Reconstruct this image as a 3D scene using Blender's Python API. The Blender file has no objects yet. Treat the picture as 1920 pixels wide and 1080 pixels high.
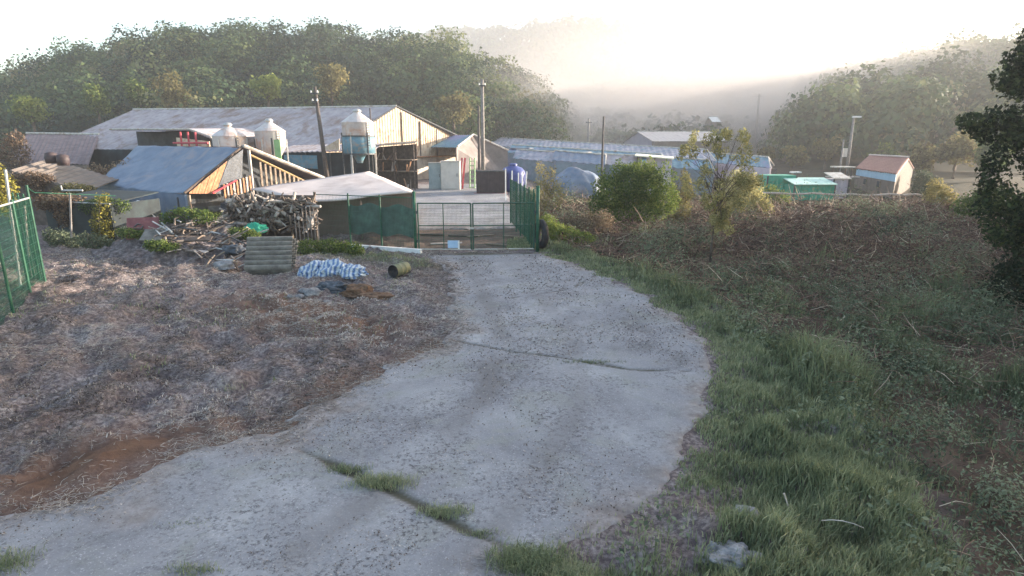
import bpy, math, random
import numpy as np
from mathutils import Vector, Matrix, noise as mnoise

R = math.radians
rng = np.random.default_rng(7)
random.seed(7)
SC = bpy.context.scene
COL = SC.collection

# ------------------------------------------------------------------ camera
F = 1100.0; PITCH = math.atan(270 / F); H = 4.2
cp, sp = math.cos(PITCH), math.sin(PITCH)

def ray(px, py):
    u = (px - 960) / F; v = (540 - py) / F
    return u, cp + v * sp, -sp + v * cp

def at(px, py, Y):
    """world point seen at photo pixel (px,py) when it stands Y metres ahead"""
    dx, dy, dz = ray(px, py); t = Y / dy
    return Vector((dx * t, Y, H + dz * t))

def gp(px, py, z=0.0):
    dx, dy, dz = ray(px, py); t = (z - H) / dz
    return Vector((dx * t, dy * t, z))

def sstep(a, b, x):
    t = np.clip((np.asarray(x, float) - a) / (b - a), 0, 1)
    return t * t * (3 - 2 * t)

cam = bpy.data.cameras.new('camera'); co = bpy.data.objects.new('camera', cam); COL.objects.link(co)
co.location = (0, 0, H); co.rotation_euler = (math.pi / 2 - PITCH, 0, 0)
cam.sensor_width = 36; cam.lens = 36 * F / 1920; cam.clip_start = .1; cam.clip_end = 6000
SC.camera = co

# ------------------------------------------------------------------ light
SUN_AZ, SUN_EL = R(68), R(11)
w = bpy.data.worlds.new('World'); SC.world = w; w.use_nodes = True
nt = w.node_tree; bg = nt.nodes['Background']
sky = nt.nodes.new('ShaderNodeTexSky'); sky.sky_type = 'NISHITA'; sky.sun_disc = False
sky.sun_elevation = SUN_EL; sky.sun_rotation = SUN_AZ
sky.air_density = 1.0; sky.dust_density = 1.8; sky.ozone_density = 1.0
nt.links.new(sky.outputs[0], bg.inputs[0]); bg.inputs[1].default_value = .15
sl = bpy.data.lights.new('sun', 'SUN'); so = bpy.data.objects.new('sun', sl); COL.objects.link(so)
sl.energy = 5; sl.angle = R(.6); sl.color = (1, .86, .72)
sd = Vector((math.sin(SUN_AZ) * math.cos(SUN_EL), math.cos(SUN_AZ) * math.cos(SUN_EL), math.sin(SUN_EL)))
so.rotation_euler = sd.to_track_quat('Z', 'Y').to_euler()
SC.view_settings.view_transform = 'Standard'; SC.view_settings.look = 'None'
SC.view_settings.exposure = 2.08; SC.view_settings.gamma = 1
SC.render.engine = 'CYCLES'
cy = SC.cycles
cy.max_bounces = 5; cy.diffuse_bounces = 3; cy.glossy_bounces = 2; cy.volume_bounces = 2; cy.transparent_max_bounces = 4
cy.use_denoising = True
try: cy.denoiser = 'OPENIMAGEDENOISE'
except Exception: pass
cy.sample_clamp_indirect = 4

# ------------------------------------------------------------------ materials
def ramp(nt, fac, stops):
    r = nt.nodes.new('ShaderNodeValToRGB'); e = r.color_ramp.elements
    while len(e) < len(stops): e.new(.5)
    for k, (p, c) in enumerate(stops):
        e[k].position = p; e[k].color = (*c, 1)
    nt.links.new(fac, r.inputs[0]); return r.outputs[0]

def noise_n(nt, scale, detail=4, rough=.6, vec=None, dist=0):
    n = nt.nodes.new('ShaderNodeTexNoise'); n.inputs['Scale'].default_value = scale
    n.inputs['Detail'].default_value = detail; n.inputs['Roughness'].default_value = rough
    n.inputs['Distortion'].default_value = dist
    if vec is None:
        g = nt.nodes.new('ShaderNodeNewGeometry'); vec = g.outputs['Position']
    nt.links.new(vec, n.inputs['Vector']); return n.outputs['Fac']

def mixc(nt, f, a, b, mode='MIX'):
    m = nt.nodes.new('ShaderNodeMix'); m.data_type = 'RGBA'; m.blend_type = mode
    for s, v in ((m.inputs[0], f), (m.inputs[6], a), (m.inputs[7], b)):
        if isinstance(v, (int, float)): s.default_value = v
        elif isinstance(v, tuple): s.default_value = (*v, 1)
        else: nt.links.new(v, s)
    return m.outputs[2]

def new_mat(name):
    m = bpy.data.materials.new(name); m.use_nodes = True
    return m, m.node_tree, m.node_tree.nodes['Principled BSDF']

def pm(name, c1, c2=None, c3=None, scale=2.0, rough=.7, bump=0.0, bscale=None, metal=0.0, stain=None, sscale=.6, spec=.3):
    """noise-mottled surface; stain = colour of larger dirt patches"""
    m, nt, b = new_mat(name)
    c2 = c2 or tuple(x * .75 for x in c1); c3 = c3 or tuple(min(1, x * 1.12) for x in c1)
    col = ramp(nt, noise_n(nt, scale, 6, .65), [(.3, c2), (.5, c1), (.7, c3)])
    if stain:
        f = ramp(nt, noise_n(nt, sscale, 5, .7, dist=1.2), [(.50, (0, 0, 0)), (.66, (1, 1, 1))])
        col = mixc(nt, f, col, stain)
    nt.links.new(col, b.inputs['Base Color'])
    b.inputs['Roughness'].default_value = rough; b.inputs['Metallic'].default_value = metal
    b.inputs['Specular IOR Level'].default_value = spec
    if bump:
        bn = nt.nodes.new('ShaderNodeBump'); bn.inputs['Strength'].default_value = bump; bn.inputs['Distance'].default_value = .03
        nt.links.new(noise_n(nt, bscale or scale * 4, 5, .7), bn.inputs['Height']); nt.links.new(bn.outputs[0], b.inputs['Normal'])
    return m

def leafm(name, stops, rough=.75, trans=.25):
    """foliage coloured by the per-leaf tint attribute"""
    m, nt, b = new_mat(name)
    a = nt.nodes.new('ShaderNodeAttribute'); a.attribute_name = 'tint'
    col = ramp(nt, a.outputs['Fac'], stops)
    nt.links.new(col, b.inputs['Base Color']); b.inputs['Roughness'].default_value = rough
    b.inputs['Specular IOR Level'].default_value = .15
    if trans:
        t = nt.nodes.new('ShaderNodeBsdfTranslucent'); nt.links.new(col, t.inputs[0])
        mx = nt.nodes.new('ShaderNodeMixShader'); mx.inputs[0].default_value = trans
        nt.links.new(b.outputs[0], mx.inputs[1]); nt.links.new(t.outputs[0], mx.inputs[2])
        nt.links.new(mx.outputs[0], nt.nodes['Material Output'].inputs[0])
    return m

M = {}
M['roof_grey'] = pm('weathered sheet roof', (.30, .28, .30), (.22, .20, .22), (.38, .36, .38), 1.2, .7, .15, stain=(.20, .15, .13), sscale=.35)
M['roof_mauve'] = pm('mauve slate roof', (.17, .13, .135), (.12, .09, .09), (.22, .17, .17), 1.5, .8, .15)
M['sheet_cream'] = pm('cream corrugated sheet', (.52, .42, .31), (.40, .31, .22), (.60, .50, .39), .9, .6, stain=(.34, .20, .12), sscale=.9)
M['panel_pale'] = pm('pale wall panel', (.62, .52, .42), (.52, .42, .33), (.68, .58, .48), .8, .7, stain=(.42, .32, .25))
M['tarp_blue'] = pm('blue roof tarpaulin', (.12, .165, .235), (.085, .125, .19), (.18, .225, .29), .9, .6, .4, 3, stain=(.20, .20, .23))
M['orange'] = pm('rusty orange board', (.36, .18, .09), (.22, .10, .055), (.46, .27, .15), 5, .75, .2)
M['white_trim'] = pm('white flashing', (.46, .44, .40), (.32, .30, .27), (.56, .54, .5), 3, .6, stain=(.30, .22, .16), sscale=1.5)
M['dark'] = pm('dark board and shaded interior', (.045, .05, .055), (.03, .03, .035), (.065, .07, .075), 2, .85)
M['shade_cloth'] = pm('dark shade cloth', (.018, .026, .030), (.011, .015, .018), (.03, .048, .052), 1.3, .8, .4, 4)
M['shed_white'] = pm('dusty pale roof sheet', (.52, .45, .42), (.44, .38, .36), (.58, .51, .48), .8, .65, .1, stain=(.40, .33, .30))
M['wood'] = pm('grey weathered wood', (.22, .17, .13), (.12, .09, .07), (.34, .28, .22), 4, .85, .4)
M['wood_dark'] = pm('dark damp wood and shaded gable', (.09, .07, .06), (.05, .04, .035), (.15, .12, .10), 4, .85, .4)
M['wood_pale'] = pm('pale bleached wood', (.42, .37, .33), (.30, .26, .23), (.52, .47, .43), 5, .8, .3)
M['twig'] = pm('grey dead twig', (.20, .17, .15), (.13, .10, .09), (.30, .26, .23), 6, .9)
M['bark'] = pm('rough bark', (.09, .07, .055), (.05, .04, .03), (.14, .11, .09), 9, .9, .6)
M['silo'] = pm('galvanised silo sheet', (.50, .47, .46), (.40, .38, .38), (.58, .55, .53), 1.5, .45, metal=.25, stain=(.46, .30, .22), sscale=1.1)
M['teal'] = pm('teal painted band', (.09, .20, .26), (.06, .14, .19), (.14, .26, .31), 1.5, .6, stain=(.24, .20, .17), sscale=1.2)
M['green_sheet'] = pm('light green sheet', (.22, .40, .18), (.16, .30, .13), (.30, .46, .24), 2, .6)
M['steel_dark'] = pm('dark steel', (.07, .075, .08), (.04, .04, .045), (.11, .11, .11), 5, .5, metal=.4)
M['steel_pale'] = pm('galvanised steel', (.42, .42, .41), (.32, .32, .31), (.5, .5, .49), 6, .45, metal=.4)
M['concrete_pole'] = pm('grey concrete pole', (.20, .185, .175), (.14, .13, .12), (.28, .265, .25), 5, .8)
M['pole_dark'] = pm('dark timber pole', (.075, .065, .06), (.05, .04, .04), (.11, .09, .08), 5, .8)
M['red'] = pm('faded red paint', (.42, .06, .08), (.30, .04, .05), (.5, .10, .12), 3, .6)
M['red_plastic'] = pm('dusty maroon sheet', (.16, .06, .065), (.11, .04, .045), (.22, .10, .10), 3, .7, .2)
M['green_paint'] = pm('green fence paint', (.015, .08, .046), (.009, .05, .03), (.03, .12, .072), 6, .5)
M['green_dark'] = pm('dark green gate paint', (.022, .075, .05), (.015, .05, .035), (.04, .11, .07), 6, .5)
M['net_green'] = pm('green netting', (.06, .10, .085), (.035, .06, .05), (.08, .15, .12), 3, .8, .4)
M['net_bright'] = pm('bright green netting', (.03, .33, .20), (.02, .25, .15), (.06, .40, .26), 3, .7, .5)
M['brown_box'] = pm('dark brown painted steel', (.05, .035, .038), (.035, .025, .025), (.075, .055, .055), 3, .6)
M['cabinet'] = pm('pale enamel', (.55, .50, .44), (.46, .42, .37), (.6, .56, .5), 2, .5)
M['cabinet_grey'] = pm('grey enamel', (.26, .31, .31), (.2, .25, .25), (.32, .36, .36), 2, .5)
M['tank_blue'] = pm('dark blue plastic', (.05, .07, .22), (.035, .05, .17), (.08, .11, .28), 2, .4)
M['roof_teal'] = pm('teal blue sheet roof', (.08, .19, .25), (.05, .11, .17), (.14, .28, .34), 1.2, .55, stain=(.20, .18, .30), sscale=.25)
M['roof_purple'] = pm('faded grey blue sheet', (.25, .245, .30), (.15, .16, .20), (.38, .37, .41), 1.2, .6, stain=(.09, .17, .23), sscale=.5)
M['wall_teal'] = pm('grey teal wall', (.15, .20, .24), (.10, .14, .17), (.2, .26, .3), .9, .75, stain=(.24, .22, .3), sscale=.4)
M['wall_lilac'] = pm('pale lilac wall', (.40, .36, .42), (.33, .29, .36), (.46, .42, .48), .8, .75)
M['wall_shed'] = pm('grey brown wall', (.20, .17, .16), (.14, .12, .11), (.26, .22, .21), 1, .8)
M['roof_pale'] = pm('pale pinkish roof', (.55, .47, .43), (.46, .39, .36), (.6, .53, .49), .8, .7)
M['roof_cream'] = pm('cream flat roof', (.70, .66, .52), (.62, .57, .44), (.74, .7, .58), 1, .6)
M['roof_red'] = pm('faded red roof', (.26, .125, .10), (.2, .10, .08), (.32, .165, .13), 1.5, .75)
M['wall_blue'] = pm('light blue band', (.30, .46, .58), (.24, .38, .5), (.36, .52, .63), 1.2, .7)
M['wall_brown'] = pm('dull brown wall', (.16, .13, .11), (.12, .10, .08), (.2, .17, .14), 1.2, .85)  # own dull brown of walls and the slumped roof
M['box_green'] = pm('sea green painted steel', (.03, .27, .18), (.025, .2, .13), (.05, .32, .22), 1.2, .55)
M['lid_pale'] = pm('pale mint sheet', (.40, .60, .52), (.32, .5, .44), (.48, .66, .58), 2, .6)
M['black'] = pm('black rubber', (.02, .02, .022), (.012, .012, .014), (.035, .035, .037), 6, .7, .2)
M['asbestos'] = pm('grey cement sheet', (.15, .145, .13), (.085, .08, .075), (.22, .21, .19), 4, .85, .3)
M['drum'] = pm('olive drum', (.16, .165, .095), (.10, .105, .06), (.22, .22, .14), 3, .6)
M['sack_brown'] = pm('brown sacking', (.13, .075, .045), (.07, .04, .03), (.2, .13, .09), 8, .9, .5)
M['sack_dark'] = pm('blue black plastic bag', (.05, .06, .075), (.03, .035, .045), (.10, .12, .15), 6, .45, .5)
M['stone'] = pm('pale stone', (.24, .24, .25), (.12, .12, .125), (.36, .36, .36), 9, .9, .9, 30)
M['sign_blue'] = pm('pale blue plate', (.35, .50, .68), (.28, .42, .6), (.42, .57, .72), 2, .5)
M['white_paint'] = pm('white paint', (.72, .72, .70), (.6, .6, .58), (.78, .78, .76), 3, .5)
M['yellow_board'] = pm('yellow board', (.34, .22, .10), (.25, .16, .07), (.4, .28, .14), 3, .7)

# blue and white striped tarpaulin
m, nt, b = new_mat('blue and white striped tarpaulin')
tc = nt.nodes.new('ShaderNodeTexCoord'); wv = nt.nodes.new('ShaderNodeTexWave'); wv.inputs['Scale'].default_value = 1.9
wv.inputs['Distortion'].default_value = 7.5; wv.inputs['Detail'].default_value = 3
nt.links.new(tc.outputs['Object'], wv.inputs['Vector'])
nt.links.new(ramp(nt, wv.outputs['Fac'], [(.15, (.10, .17, .33)), (.45, (.24, .34, .46)), (.75, (.46, .50, .53))]), b.inputs['Base Color'])
b.inputs['Roughness'].default_value = .4
M['tarp_stripe'] = m

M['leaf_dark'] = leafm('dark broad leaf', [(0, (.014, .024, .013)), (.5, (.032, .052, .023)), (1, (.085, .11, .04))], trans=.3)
M['leaf_green'] = leafm('mixed green leaf', [(0, (.035, .065, .02)), (.5, (.10, .15, .04)), (1, (.24, .28, .07))], trans=.42)
M['leaf_yellow'] = leafm('yellow green leaf', [(0, (.08, .075, .015)), (.5, (.20, .18, .035)), (1, (.36, .32, .07))])
M['leaf_olive'] = leafm('olive spring leaf', [(0, (.08, .07, .03)), (.5, (.17, .155, .06)), (1, (.31, .27, .12))], trans=.42)
M['leaf_dry'] = leafm('dry brown leaf', [(0, (.08, .05, .035)), (.5, (.17, .12, .08)), (1, (.30, .23, .15))])
M['leaf_sap'] = leafm('pale feathery leaf', [(0, (.15, .14, .06)), (.5, (.28, .26, .11)), (1, (.44, .41, .20))], trans=.5)
M['forest'] = leafm('hill forest leaf', [(0, (.03, .05, .036)), (.35, (.05, .085, .042)), (.65, (.09, .135, .055)), (.85, (.17, .20, .08)), (1, (.22, .20, .11))], trans=.25)
M['blade'] = leafm('grass blade', [(0, (.10, .125, .07)), (.5, (.205, .24, .135)), (.8, (.30, .33, .19)), (1, (.40, .40, .26))], trans=.4)
M['weed'] = leafm('dull green weed leaf', [(0, (.06, .08, .05)), (.5, (.14, .17, .105)), (1, (.25, .275, .175))], trans=.25)
M['stalk'] = leafm('dead stalk', [(0, (.055, .036, .03)), (.45, (.155, .095, .072)), (.75, (.30, .215, .155)), (1, (.55, .47, .36))], trans=0)
M['straw'] = leafm('dead straw', [(0, (.08, .062, .055)), (.5, (.25, .215, .19)), (1, (.52, .48, .44))], trans=0)

# ------------------------------------------------------------------ mesh builder
def tag(o, label=None, cat=None, group=None, kind=None):
    if label: o['label'] = label
    if cat: o['category'] = cat
    if group: o['group'] = group
    if kind: o['kind'] = kind
    return o

def empty(name, loc, label, cat, group=None):
    o = bpy.data.objects.new(name, None); COL.objects.link(o); o.location = loc
    o.empty_display_size = .2
    return tag(o, label, cat, group)

class MB:
    def __init__(s): s.v = []; s.f = []
    def add(s, vs, fs):
        k = len(s.v); s.v += [Vector(p) for p in vs]; s.f += [tuple(i + k for i in f) for f in fs]; return s
    def box(s, c, size, rot=None):
        x, y, z = (d / 2 for d in size); c = Vector(c); m = rot if rot is not None else Matrix.Identity(3)
        if isinstance(m, (int, float)): m = Matrix.Rotation(m, 3, 'Z')
        vs = [c + m @ Vector((a * x, b_ * y, d * z)) for d in (-1, 1) for b_ in (-1, 1) for a in (-1, 1)]
        return s.add(vs, [(0, 2, 3, 1), (4, 5, 7, 6), (0, 1, 5, 4), (2, 6, 7, 3), (0, 4, 6, 2), (1, 3, 7, 5)])
    def poly(s, pts, ext):
        """flat polygon given a thickness vector"""
        n = len(pts); pts = [Vector(p) for p in pts]; e = Vector(ext)
        return s.add(pts + [p + e for p in pts], [tuple(range(n))[::-1], tuple(range(n, 2 * n))] + [(i, (i + 1) % n, n + (i + 1) % n, n + i) for i in range(n)])
    def tube(s, pts, rad, n=8, cap=True):
        pts = [Vector(p) for p in pts]
        if isinstance(rad, (int, float)): rad = [rad] * len(pts)
        vs = []; up = Vector((0, 0, 1))
        for i, p in enumerate(pts):
            d = (pts[min(i + 1, len(pts) - 1)] - pts[max(i - 1, 0)]).normalized()
            a = d.cross(up)
            if a.length < 1e-3: a = d.cross(Vector((1, 0, 0)))
            a.normalize(); b_ = d.cross(a)
            vs += [p + (a * math.cos(2 * math.pi * k / n) + b_ * math.sin(2 * math.pi * k / n)) * rad[i] for k in range(n)]
        fs = [(i * n + k, i * n + (k + 1) % n, (i + 1) * n + (k + 1) % n, (i + 1) * n + k) for i in range(len(pts) - 1) for k in range(n)]
        if cap: fs += [tuple(range(n))[::-1], tuple(range((len(pts) - 1) * n, len(pts) * n))]
        return s.add(vs, fs)
    def lathe(s, c, prof, n=24, axis=None):
        c = Vector(c); m = axis if axis is not None else Matrix.Identity(3); vs = []
        for r, z in prof: vs += [c + m @ Vector((r * math.cos(2 * math.pi * k / n), r * math.sin(2 * math.pi * k / n), z)) for k in range(n)]
        fs = [(i * n + k, i * n + (k + 1) % n, (i + 1) * n + (k + 1) % n, (i + 1) * n + k) for i in range(len(prof) - 1) for k in range(n)]
        return s.add(vs, fs)
    def corr(s, a, b_, c, d, pitch=.25, amp=.03, th=.03, sag=0.0, rows=1):
        """corrugated sheet: ridges run a->d, waves across a->b; d joins a, c joins b"""
        a, b_, c, d = (Vector(p) for p in (a, b_, c, d)); L = (b_ - a).length; n = max(2, int(L / pitch * 4)); nr = rows
        nm = (b_ - a).cross(d - a).normalized()
        if nm.z < 0: nm = -nm
        top = []; 
        for j in range(nr + 1):
            t = j / nr
            for i in range(n + 1):
                q = i / n; p = (a.lerp(b_, q)).lerp(d.lerp(c, q), t)
                p = p + nm * (amp * math.sin(i * math.pi / 2)) - Vector((0, 0, sag * math.sin(math.pi * q) * math.sin(math.pi * t)))
                if nr > 1: p = p + nm * (.05 * mnoise.noise(p * .7))
                top.append(p)
        k = len(top); W = n + 1; fs = []
        for j in range(nr):
            for i in range(n):
                fs.append((j * W + i, j * W + i + 1, (j + 1) * W + i + 1, (j + 1) * W + i))
        bot = [p - nm * th for p in top]
        fs2 = [tuple(x + k for x in f[::-1]) for f in fs]
        edge = [(i, i + 1) for i in range(n)] + [(nr * W + i + 1, nr * W + i) for i in range(n)] + [((j + 1) * W, j * W) for j in range(nr)] + [(j * W + n, (j + 1) * W + n) for j in range(nr)]
        return s.add(top + bot, fs + fs2 + [(i + k, j + k, j, i) for i, j in edge])
    def ridged(s, a, b_, c, d, n=7, amp=.09, th=.02):
        a, b_, c, d = (Vector(p) for p in (a, b_, c, d)); nm = (b_ - a).cross(d - a).normalized(); nm = -nm if nm.z < 0 else nm
        m = n * 8; lo = []; hi = []
        for i in range(m + 1):
            o_ = nm * amp * abs(math.sin(math.pi * i / 8)) ** .8; lo.append(a.lerp(b_, i / m) + o_); hi.append(d.lerp(c, i / m) + o_)
        k = len(lo); V = lo + hi + [p - nm * th for p in lo + hi]; f = []
        for i in range(m): f += [(i, i + 1, k + i + 1, k + i), (3 * k + i, 3 * k + i + 1, 2 * k + i + 1, 2 * k + i), (i, 2 * k + i, 2 * k + i + 1, i + 1), (k + i + 1, 3 * k + i + 1, 3 * k + i, k + i)]
        return s.add(V, f)
    def build(s, name, mat, parent=None, smooth=False):
        off = Vector(parent_world(parent)) if parent is not None else Vector((0, 0, 0))
        me = bpy.data.meshes.new(name); me.from_pydata([p - off for p in s.v], [], s.f); me.materials.append(M[mat])
        me.update()
        if smooth: me.polygons.foreach_set('use_smooth', [True] * len(me.polygons))
        o = bpy.data.objects.new(name, me); COL.objects.link(o)
        if parent is not None: o.parent = parent
        return o

def parent_world(p):
    v = Vector((0, 0, 0))
    while p is not None: v += p.location; p = p.parent
    return v

def npmesh(name, verts, quads=None, tris=None, tint=None, mat=None, parent=None, smooth=False):
    """fast mesh from arrays; tint is per vertex"""
    me = bpy.data.meshes.new(name)
    v = np.asarray(verts, np.float32)
    if parent is not None: v = v - np.array(parent_world(parent), np.float32)
    nq = 0 if quads is None else len(quads); ntr = 0 if tris is None else len(tris)
    me.vertices.add(len(v)); me.vertices.foreach_set('co', v.ravel())
    loops = []
    if nq: loops.append(np.asarray(quads, np.int32).ravel())
    if ntr: loops.append(np.asarray(tris, np.int32).ravel())
    loops = np.concatenate(loops); me.loops.add(len(loops)); me.loops.foreach_set('vertex_index', loops)
    me.polygons.add(nq + ntr)
    ls = np.concatenate([np.arange(nq) * 4, nq * 4 + np.arange(ntr) * 3]).astype(np.int32)
    me.polygons.foreach_set('loop_start', ls)
    if smooth: me.polygons.foreach_set('use_smooth', np.ones(nq + ntr, bool))
    if tint is not None:
        a = me.attributes.new('tint', 'FLOAT', 'POINT'); a.data.foreach_set('value', np.asarray(tint, np.float32))
    me.materials.append(M[mat] if isinstance(mat, str) else mat); me.update(calc_edges=True); me.validate()
    o = bpy.data.objects.new(name, me); COL.objects.link(o)
    if parent is not None: o.parent = parent
    return o

def leaves(P, size, N=None, jitter=.8, aspect=.6, droop=0.0):
    """one bent leaf quad per point"""
    n = len(P); P = np.asarray(P, float); size = np.broadcast_to(size, n)[:, None]
    d = rng.normal(size=(n, 3))
    if N is not None: d = N + jitter * d
    d /= np.linalg.norm(d, axis=1)[:, None] + 1e-9
    t = rng.normal(size=(n, 3)); t -= d * np.sum(t * d, 1)[:, None]; t /= np.linalg.norm(t, axis=1)[:, None] + 1e-9
    b_ = np.cross(d, t)
    v = np.stack([P - t * size * .5, P + b_ * size * aspect * .5, P + t * size * .5 - d * size * .15, P - b_ * size * aspect * .5], 1).reshape(-1, 3)
    return v, np.arange(n * 4).reshape(-1, 4)

def crown_points(blobs, n, shell=.45):
    """points in a set of ellipsoids (cx,cy,cz,rx,ry,rz); returns points, outward normals, blob index"""
    B = np.array(blobs, float); vol = B[:, 3] * B[:, 4] * B[:, 5]; k = rng.choice(len(B), n, p=vol / vol.sum())
    d = rng.normal(size=(n, 3)); d /= np.linalg.norm(d, axis=1)[:, None]
    r = (shell + (1 - shell) * rng.random(n)) ** .7
    r = r * (1 + .12 * rng.normal(size=n))
    return B[k, :3] + d * r[:, None] * B[k, 3:], d, k

def blades(P, h, wd, lean, tint):
    """grass blades: bent tapering strips"""
    n = len(P); P = np.asarray(P, float); h = np.broadcast_to(h, n); wd = np.broadcast_to(wd, n); lean = np.broadcast_to(lean, n)
    a = rng.random(n) * 2 * math.pi; d = np.stack([np.cos(a), np.sin(a), 0 * a], 1); s = np.stack([-np.sin(a + .6), np.cos(a + .6), 0 * a], 1)
    up = np.array([0, 0, 1.0])
    m_ = P + up * (h * .55)[:, None] + d * (lean * h * .25)[:, None]
    tp = P + up * (h * (1 - .35 * lean))[:, None] + d * (lean * h * .8)[:, None]
    w_ = wd[:, None] * s
    v = np.stack([P - w_ * .5, P + w_ * .5, m_ + w_ * .4, m_ - w_ * .4, tp], 1).reshape(-1, 3)
    i = np.arange(n)[:, None] * 5
    return v, i + np.array([0, 1, 2, 3]), i + np.array([3, 2, 4]), np.repeat(tint, 5)

def sticks(P, D, L, r, tint):
    """thin three-sided bent stalks starting at P along D"""
    n = len(P); D = D / np.linalg.norm(D, axis=1)[:, None]
    a = np.cross(D, [0.3, .2, 1.0]); a /= np.linalg.norm(a, axis=1)[:, None] + 1e-9; b_ = np.cross(D, a)
    bend = rng.normal(size=(n, 3)) * .06
    V = []
    for t, rr in ((0, 1), (.5, .8), (1, .4)):
        c = P + D * (L * t)[:, None] + bend * (L * 4 * t * (1 - t))[:, None] - np.array([0, 0, 1]) * (L * .10 * t * t)[:, None]
        for k in range(3):
            q = 2 * math.pi * k / 3
            V.append(c + (a * math.cos(q) + b_ * math.sin(q)) * (r * rr)[:, None])
    V = np.stack(V, 1).reshape(-1, 3); i = np.arange(n)[:, None] * 9
    Q = np.concatenate([i + np.array([s_ * 3 + k, s_ * 3 + (k + 1) % 3, s_ * 3 + 3 + (k + 1) % 3, s_ * 3 + 3 + k]) for s_ in (0, 1) for k in range(3)])
    return V, Q, np.repeat(tint, 9)

def fbm(x, y, sc, oct=4, seed=0):
    """vectorised value noise"""
    tot = np.zeros_like(x, float); amp = 1.0; fr = sc
    for o in range(oct):
        X = x * fr + seed * 17.3 + o * 5.1; Y = y * fr + seed * 9.7 - o * 3.3
        xi = np.floor(X).astype(int); yi = np.floor(Y).astype(int); fx = X - xi; fy = Y - yi
        fx = fx * fx * (3 - 2 * fx); fy = fy * fy * (3 - 2 * fy)
        def hsh(a, b_):
            q = np.sin(a * 127.1 + b_ * 311.7 + seed * 74.7) * 43758.5453
            return q - np.floor(q)
        tot += amp * ((hsh(xi, yi) * (1 - fx) + hsh(xi + 1, yi) * fx) * (1 - fy) + (hsh(xi, yi + 1) * (1 - fx) + hsh(xi + 1, yi + 1) * fx) * fy - .5)
        amp *= .5; fr *= 2
    return tot

def sdist(x, y, poly):
    """signed distance to polygon, negative inside"""
    d = np.full(x.shape, 1e9); ins = np.zeros(x.shape, bool); n = len(poly)
    for i in range(n):
        x0, y0 = poly[i]; x1, y1 = poly[(i + 1) % n]; ex, ey = x1 - x0, y1 - y0
        t = np.clip(((x - x0) * ex + (y - y0) * ey) / (ex * ex + ey * ey + 1e-12), 0, 1)
        d = np.minimum(d, np.hypot(x - x0 - t * ex, y - y0 - t * ey))
        c = ((y0 > y) != (y1 > y)) & (x < (x1 - x0) * (y - y0) / (y1 - y0 + 1e-12) + x0)
        ins ^= c
    return np.where(ins, -d, d)

def pdist(x, y, line):
    d = np.full(x.shape, 1e9)
    for (x0, y0), (x1, y1) in zip(line[:-1], line[1:]):
        ex, ey = x1 - x0, y1 - y0; t = np.clip(((x - x0) * ex + (y - y0) * ey) / (ex * ex + ey * ey), 0, 1)
        d = np.minimum(d, np.hypot(x - x0 - t * ex, y - y0 - t * ey))
    return d

def G2(pts): return [tuple(gp(*p)[:2]) for p in pts]

# ------------------------------------------------------------------ ground and drive
DRIVE = G2([(1003, 470), (1030, 484), (1085, 498), (1180, 540), (1262, 592), (1338, 655), (1322, 720), (1304, 800), (1292, 860), (1236, 905), (1180, 965), (1080, 1020), (960, 1075)])
DRIVE += [(.4, 3.0), (-7.5, 3.0), (-8.5, 5.4)]
DRIVE += G2([(0, 975), (180, 930), (330, 852), (520, 822), (560, 782), (640, 738), (720, 692), (820, 652), (868, 618), (850, 560), (838, 500), (785, 474)])
# the yard behind the gate
YARD = [tuple(gp(782, 472)[:2]), tuple(gp(1003, 468)[:2]), (1.0, 30), (-.2, 42), (-1, 54), (-9, 52), (-7.5, 40), (-5.5, 30)]
YARD_FLAT = list(YARD)
YARD[0] = tuple(gp(776, 432)[:2]); YARD[1] = tuple(gp(1003, 428)[:2])
CRACK1 = G2([(560, 845), (620, 872), (730, 918), (870, 992), (985, 1045)])
CRACK2 = G2([(850, 640), (960, 662), (1050, 672), (1180, 694), (1320, 700)])
CRACK3 = G2([(960, 560), (1070, 545), (1120, 515)])
# shoulder and lot on the right of the drive
VERGE_R = G2([(1015, 458), (1090, 480), (1200, 520), (1290, 565), (1370, 600), (1450, 660), (1540, 740), (1610, 820), (1680, 920), (1730, 1080)])

def xr_verge(y):
    ys = np.array([p[1] for p in VERGE_R])[::-1]; xs = np.array([p[0] for p in VERGE_R])[::-1]
    return np.interp(y, ys, xs)

def base(x, y):
    x = np.asarray(x, float); y = np.asarray(y, float)
    z = .7 * sstep(24, 50, y) * sstep(9, 1, x)
    z = z - .45 * sstep(0, 1.6, x - xr_verge(y)) * sstep(75, 55, y)
    z = z + .35 * sstep(-6, -14, x) * sstep(24, 16, y)
    return z

def relief(x, y):
    dd = np.minimum(sdist(x, y, DRIVE), sdist(x, y, YARD_FLAT))
    rough = fbm(x, y, 1.1, 5, 3) * .26 + fbm(x, y, 5.0, 3, 5) * .07
    m_ = sstep(-.15, 1.0, dd)
    near = sstep(60, 40, y)
    soft = (fbm(x, y, 2.2, 3, 8) * .05 + .004) * sstep(-.5, 0, dd) * (1 - m_)
    lot_ = sstep(.3, 2.0, x - xr_verge(y)) * sstep(47, 42, y)
    rough = rough + lot_ * fbm(x, y, .45, 3, 14) * .7 + (1 - lot_) * fbm(x, y, 3.0, 3, 15) * .21
    return (rough * m_ + soft + .02 * m_) * near - .06 * (1 - sstep(-.6, -.2, dd))

def gz(x, y):
    x = np.atleast_1d(np.asarray(x, float)); y = np.atleast_1d(np.asarray(y, float))
    return base(x, y) + relief(x, y)

BOX_A = R(19); BN = np.array([math.cos(BOX_A), -math.sin(BOX_A)]); BD = np.array([math.sin(BOX_A), math.cos(BOX_A)])
BOX_N = (-380, 222); BOX_D = (-70, 1230)

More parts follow.
